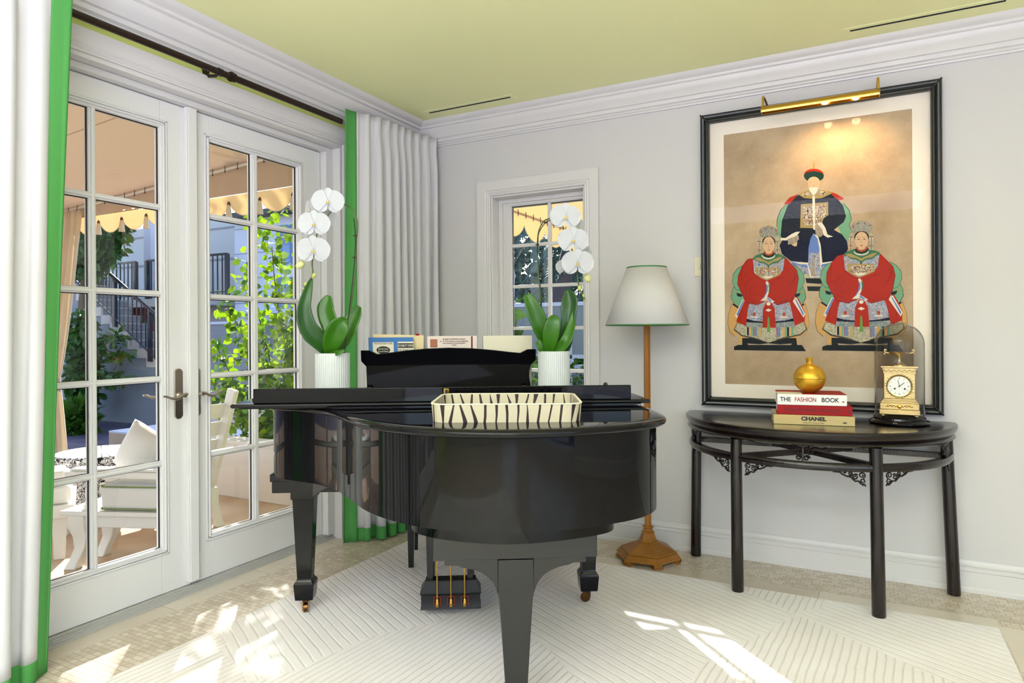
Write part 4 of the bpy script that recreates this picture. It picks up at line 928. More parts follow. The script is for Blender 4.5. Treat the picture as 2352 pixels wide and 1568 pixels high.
# ------------------------------------------------------------ books, pomegranate
TT = .8150
BR = math.radians(9)
def flatbook(label, cx, cy, z, w, d, h, cov, page, rz, round_=0):
    r = thing('book', label, 'book', (cx, cy, z), rz, 'books stacked on the console table')
    m = MB(); m.box(-w/2, -d/2, 0, w/2, d/2, .003); m.box(-w/2, -d/2, h-.003, w/2, d/2, h); m.box(-w/2, -d/2, 0, w/2, -d/2+.003, h); m.build('cover', cov, r, bevel=.0012)
    m = MB(); m.box(-w/2+.004, -d/2+.003, .003, w/2-.004, d/2-.005, h-.003); m.build('pages', page, r); return r
g1 = flatbook('gold foil fashion book at the bottom of the stack on the console table', 2.607, -.315, TT, .350, .245, .047, 'book_gold', 'paper_cream', BR)
text('CHANEL', .024, 'ink_black', g1, (.0, -.1235, .029), (PI/2, 0, 0), bold=.0013, sx=1.15); text('HAUTE COUTURE', .0085, 'ink_black', g1, (.0, -.1235, .010), (PI/2, 0, 0), sx=1.3)
MB().box(.125, -.1238, .012, .140, -.1225, .018).build('publisher_mark', 'ink_black', g1)
g2 = flatbook('red book in the middle of the stack on the console table', 2.612, -.318, TT+.047, .322, .236, .045, 'book_red', 'paper_white', BR-.01)
text('VOGUE PARIS 100 YEARS', .023, 'ink_maroon', g2, (-.006, -.1190, .022), (PI/2, 0, 0), sx=.98)
m = MB(); m.prism([(.145+.006*math.cos(2*PI*k/12), .018+.006*math.sin(2*PI*k/12)) for k in range(12)], -.1186, -.117, axis='y'); m.build('publisher_mark', 'ink_maroon', g2)
g3 = flatbook('white spined book with red cover, topmost of the stack, under the golden pomegranate', 2.600, -.318, TT+.092, .300, .232, .052, ['paper_white'], 'paper_white', BR)
MB().box(-.150, -.1155, .0515, .150, .116, .0526).build('front_cover', 'book_red', g3); MB().box(-.150, -.117, .0515, -.04, .0, .0529).build('front_label', 'paper_cream', g3)
text('THE', .0285, 'ink_black', g3, (-.114, -.1170, .026), (PI/2, 0, 0), bold=.0005, sx=.92); text('FASHION', .0285, 'ink_red', g3, (-.027, -.1170, .026), (PI/2, 0, 0), bold=.0003, sx=.80); text('BOOK', .0285, 'ink_black', g3, (.079, -.1170, .026), (PI/2, 0, 0), bold=.0005, sx=.92)
m = MB(); m.prism([(.128, .020), (.134, .024), (.140, .020), (.134, .016)], -.1168, -.116, axis='y'); m.build('publisher_mark', 'ink_red', g3)
pm = thing('golden_pomegranate', 'golden pomegranate box on top of the stacked books', 'ornament', (2.603, -.335, TT+.1440))
def pr_(a, z, r=.0715): return r*(1+.012*math.cos(6*a))
m = MB(); n = 48
def ring_(r, z): return [(r*(1+.010*math.cos(6*2*PI*k/n))*math.cos(2*PI*k/n), r*(1+.010*math.cos(6*2*PI*k/n))*math.sin(2*PI*k/n), z) for k in range(n)]
m.rings([ring_(.022, 0)]+[ring_(.0725*math.sin(t), .069-.069*math.cos(t)) for t in [PI*(.12+.38*k/9) for k in range(10)]]); m.build('lower_bowl', 'gold_leaf', pm, smooth=50)
m = MB(); m.rings([ring_(.0725*math.sin(t), .0705-.069*math.cos(t)) for t in [PI*(.5+.40*k/10) for k in range(11)]]+[ring_(.016, .140), ring_(.0145, .146)]); m.build('lid', 'gold_leaf', pm, smooth=50)
m = MB(); R2 = []
for r, zf in ((.0145, lambda k: .143), (.0155, lambda k: .155), (.0195, lambda k: .162+.009*(k % 6 < 3)), (.0165, lambda k: .160+.009*(k % 6 < 3)), (.012, lambda k: .152)):
    R2.append([(r*math.cos(2*PI*k/36), r*math.sin(2*PI*k/36), zf(k)) for k in range(36)])
m.rings(R2); m.build('crown', 'gold_leaf', pm, smooth=30)

# ------------------------------------------------------------ mantel clock and glass dome
CXC, CYC = 2.985, -.190
ck = thing('mantel_clock', 'gilt bronze mantel clock with white dial under the glass dome', 'clock', (CXC, CYC, TT+.034), math.radians(-2))
m = MB()
for x in (-.068, .068):
    for y in (-.045, .045): m.lathe([(.006, 0), (.011, .004), (.011, .010), (.006, .014)], x, y, n=12)
m.build('feet', 'gilt_bronze', ck, smooth=60)
m = MB(); m.box(-.083, -.060, .012, .083, .060, .036); m.box(-.080, -.057, .036, .080, .057, .066); m.build('plinth', 'gilt_bronze', ck, bevel=.002)
m = MB(); m.box(-.076, -.053, .066, .076, .053, .073); m.box(-.072, -.050, .073, .072, .050, .079); m.box(-.068, -.046, .079, .068, .046, .086); body = m.build('base_moulding', 'gilt_bronze', ck, bevel=.001)
m = MB(); m.box(-.064, -.042, .086, .064, .042, .212); m.build('clock_case', 'gilt_bronze', ck, bevel=.002)
m = MB(); m.box(-.067, -.045, .205, .067, .045, .212); m.box(-.070, -.048, .222, .070, .048, .230); m.box(-.076, -.053, .232, .076, .053, .240); m.box(-.066, -.044, .212, .066, .044, .232); m.build('cornice', 'gilt_bronze', ck, bevel=.001)
m = MB(); zz_ = [(-.064+.128*k/12, .2145 if k % 2 else .2215) for k in range(13)]; m.tube([(x, -.0450, z) for x, z in zz_], .0011, n=5)
for k in range(7):
    a = -.045+.015*k; m.ball((a, -.058, .052), .0045, 1.2, .4, 1, n=5)
    if k in (0, 6): m.ball((a, -.058, .058), .004, 1, .4, 1, n=5)
m.tube([(-.055, -.0578, .050), (-.03, -.0578, .056), (0, -.0578, .050), (.03, -.0578, .056), (.055, -.0578, .050)], .0018, n=5)
m.ball((0, -.058, .051), .010, 1, .3, 1, n=8); m.build('ornament', 'brass', ck, smooth=60)
m = MB(); m.lathe([(.052, 0), (.054, .004), (.050, .008), (.046, .006)], n=40)
for v in m.bm.verts: v.co = Vector((v.co.x, -.042-v.co.z, .146+v.co.y))
for k in range(28): a = 2*PI*k/28; m.ball((.0565*math.cos(a), -.0435, .146+.0565*math.sin(a)), .0038, 1, .5, 1, n=4)
m.build('bezel', 'gilt_bronze', ck, smooth=50)
dial = MB(); dial.lathe([(.0455, 0), (.0455, .0025)], n=40)
for v in dial.bm.verts: v.co = Vector((v.co.x, -.0460-v.co.z, .146+v.co.y))
dial = dial.build('dial', 'dial_white', ck)
m = MB()
for k in range(12):
    a = PI/2-2*PI*k/12; rr = .0375; c = Vector((rr*math.cos(a), -.0489, .146+rr*math.sin(a))); d = Vector((math.cos(a), 0, math.sin(a))); s_ = Vector((-d.z, 0, d.x))
    for off in ((-.0016, .0016) if k % 3 == 0 else (0,)):
        p0, p1 = c-d*.0036+s_*off, c+d*.0036+s_*off; m.tube([p0, p1], .0007, n=4)
m.build('numerals', 'ink_black', dial)
for an, ln, w in ((math.radians(102), .031, .0011), (math.radians(40), .026, .0013)):
    m = MB(); m.tube([(-.006*math.cos(an), -.0495, .146-.006*math.sin(an)), (ln*math.cos(an), -.0495, .146+ln*math.sin(an))], w, n=5); m.build('clock_hand', 'ink_black', dial)
m = MB(); m.ball((0, -.0497, .146), .0026, 1, .5, 1, n=6)
for x in (-.019, .022): m.ball((x, -.0490, .134), .0042, 1, .4, 1, n=8)
m.build('winding_hole', 'ink_black', dial)
m = MB(); m.lathe([(.030, .240), (.030, .244), (.022, .248), (.014, .256), (.007, .262), (.006, .274), (.010, .280), (.018, .286), (.034, .292), (.044, .302), (.047, .306), (.040, .307)], n=32); urn = m.build('urn', 'gilt_bronze', ck, smooth=40)
for s_ in (-1, 1):
    m = MB(); pts = [(s_*(.040+.0), 0, .300), (s_*.054, 0, .303), (s_*.062, 0, .312), (s_*.058, 0, .318), (s_*.052, 0, .312)]; m.tube(spline(pts, 5), .0035, n=7); m.ball((s_*.060, 0, .296), .006, n=6); m.build('urn_handle', 'gilt_bronze', urn, smooth=60)
dome = thing('glass_dome', 'clear glass dome on a round black base over the gilt clock', 'glass dome', (CXC, CYC, TT))
m = MB(); m.lathe([(.122, 0), (.130, .005), (.130, .010), (.122, .018), (.112, .022), (.110, .030), (.106, .033)], n=56); m.build('dome_base', 'black_lacquer', dome, smooth=35)
m = MB(); pr2 = [(.1035, .033), (.1035, .375)]+[(.1035*math.cos(a), .375+.105*math.sin(a)) for a in [PI/2*k/14 for k in range(1, 14)]]+[(.002, .480)]
m.lathe(pr2, n=72, caps=False); m.build('dome_glass', 'dome_glass', dome, smooth=60, solid=.0022)

# ------------------------------------------------------------ framed painting with its picture light
fx0, fx1, fz0, fz1 = 2.028, 3.178, .845, 2.476
fr = thing('framed_painting', 'tall black framed ancestor portrait of three seated figures on the white wall', 'painting', (2.603, 0, 0))
HX = (fx1-fx0)/2
def frame_ring(d, y): return [(-HX+d, y, fz0+d), (HX-d, y, fz0+d), (HX-d, y, fz1-d), (-HX+d, y, fz1-d)]
m = MB(); m.rings([frame_ring(0, -.004), frame_ring(0, -.040), frame_ring(.004, -.050), frame_ring(.012, -.054), frame_ring(.022, -.050), frame_ring(.025, -.042), frame_ring(.028, -.046), frame_ring(.036, -.050), frame_ring(.044, -.046), frame_ring(.048, -.036), frame_ring(.048, -.012)], caps=False); frm = m.build('frame', 'frame_black', fr, bevel=.002)
for sx_ in (-1, 1):
    for zc, sz in ((fz0, 1), (fz1, -1)):
        m = MB(); c = (sx_*(HX-.045), zc+sz*.045)
        m.prism([(c[0], c[1]), (c[0]-sx_*.016, c[1]), (c[0]-sx_*.010, c[1]+sz*.006), (c[0], c[1]+sz*.016)], -.046, -.03, axis='y'); m.tube([(sx_*(HX-.002), -.052, zc+sz*.002), (c[0], -.050, c[1])], .005, n=6)
        m.build('corner_carving', 'frame_black', frm)
m = MB(); m.rings([[(x, y, z) for x, z in ((-HX+.04, fz0+.04), (HX-.04, fz0+.04), (HX-.04, fz1-.04), (-HX+.04, fz1-.04))] for y in (-.012,)]+[[(x, y, z) for x, z in ((-.452, .966), (.451, .966), (.451, 2.356), (-.452, 2.356))] for y in (-.013, -.010)], caps=False)
m.rings([[(-HX+.04, -.011, fz0+.04), (HX-.04, -.011, fz0+.04), (HX-.04, -.011, fz1-.04), (-HX+.04, -.011, fz1-.04)]], caps=False); m.build('mat_board', 'mat_board', fr)
PAINT = None
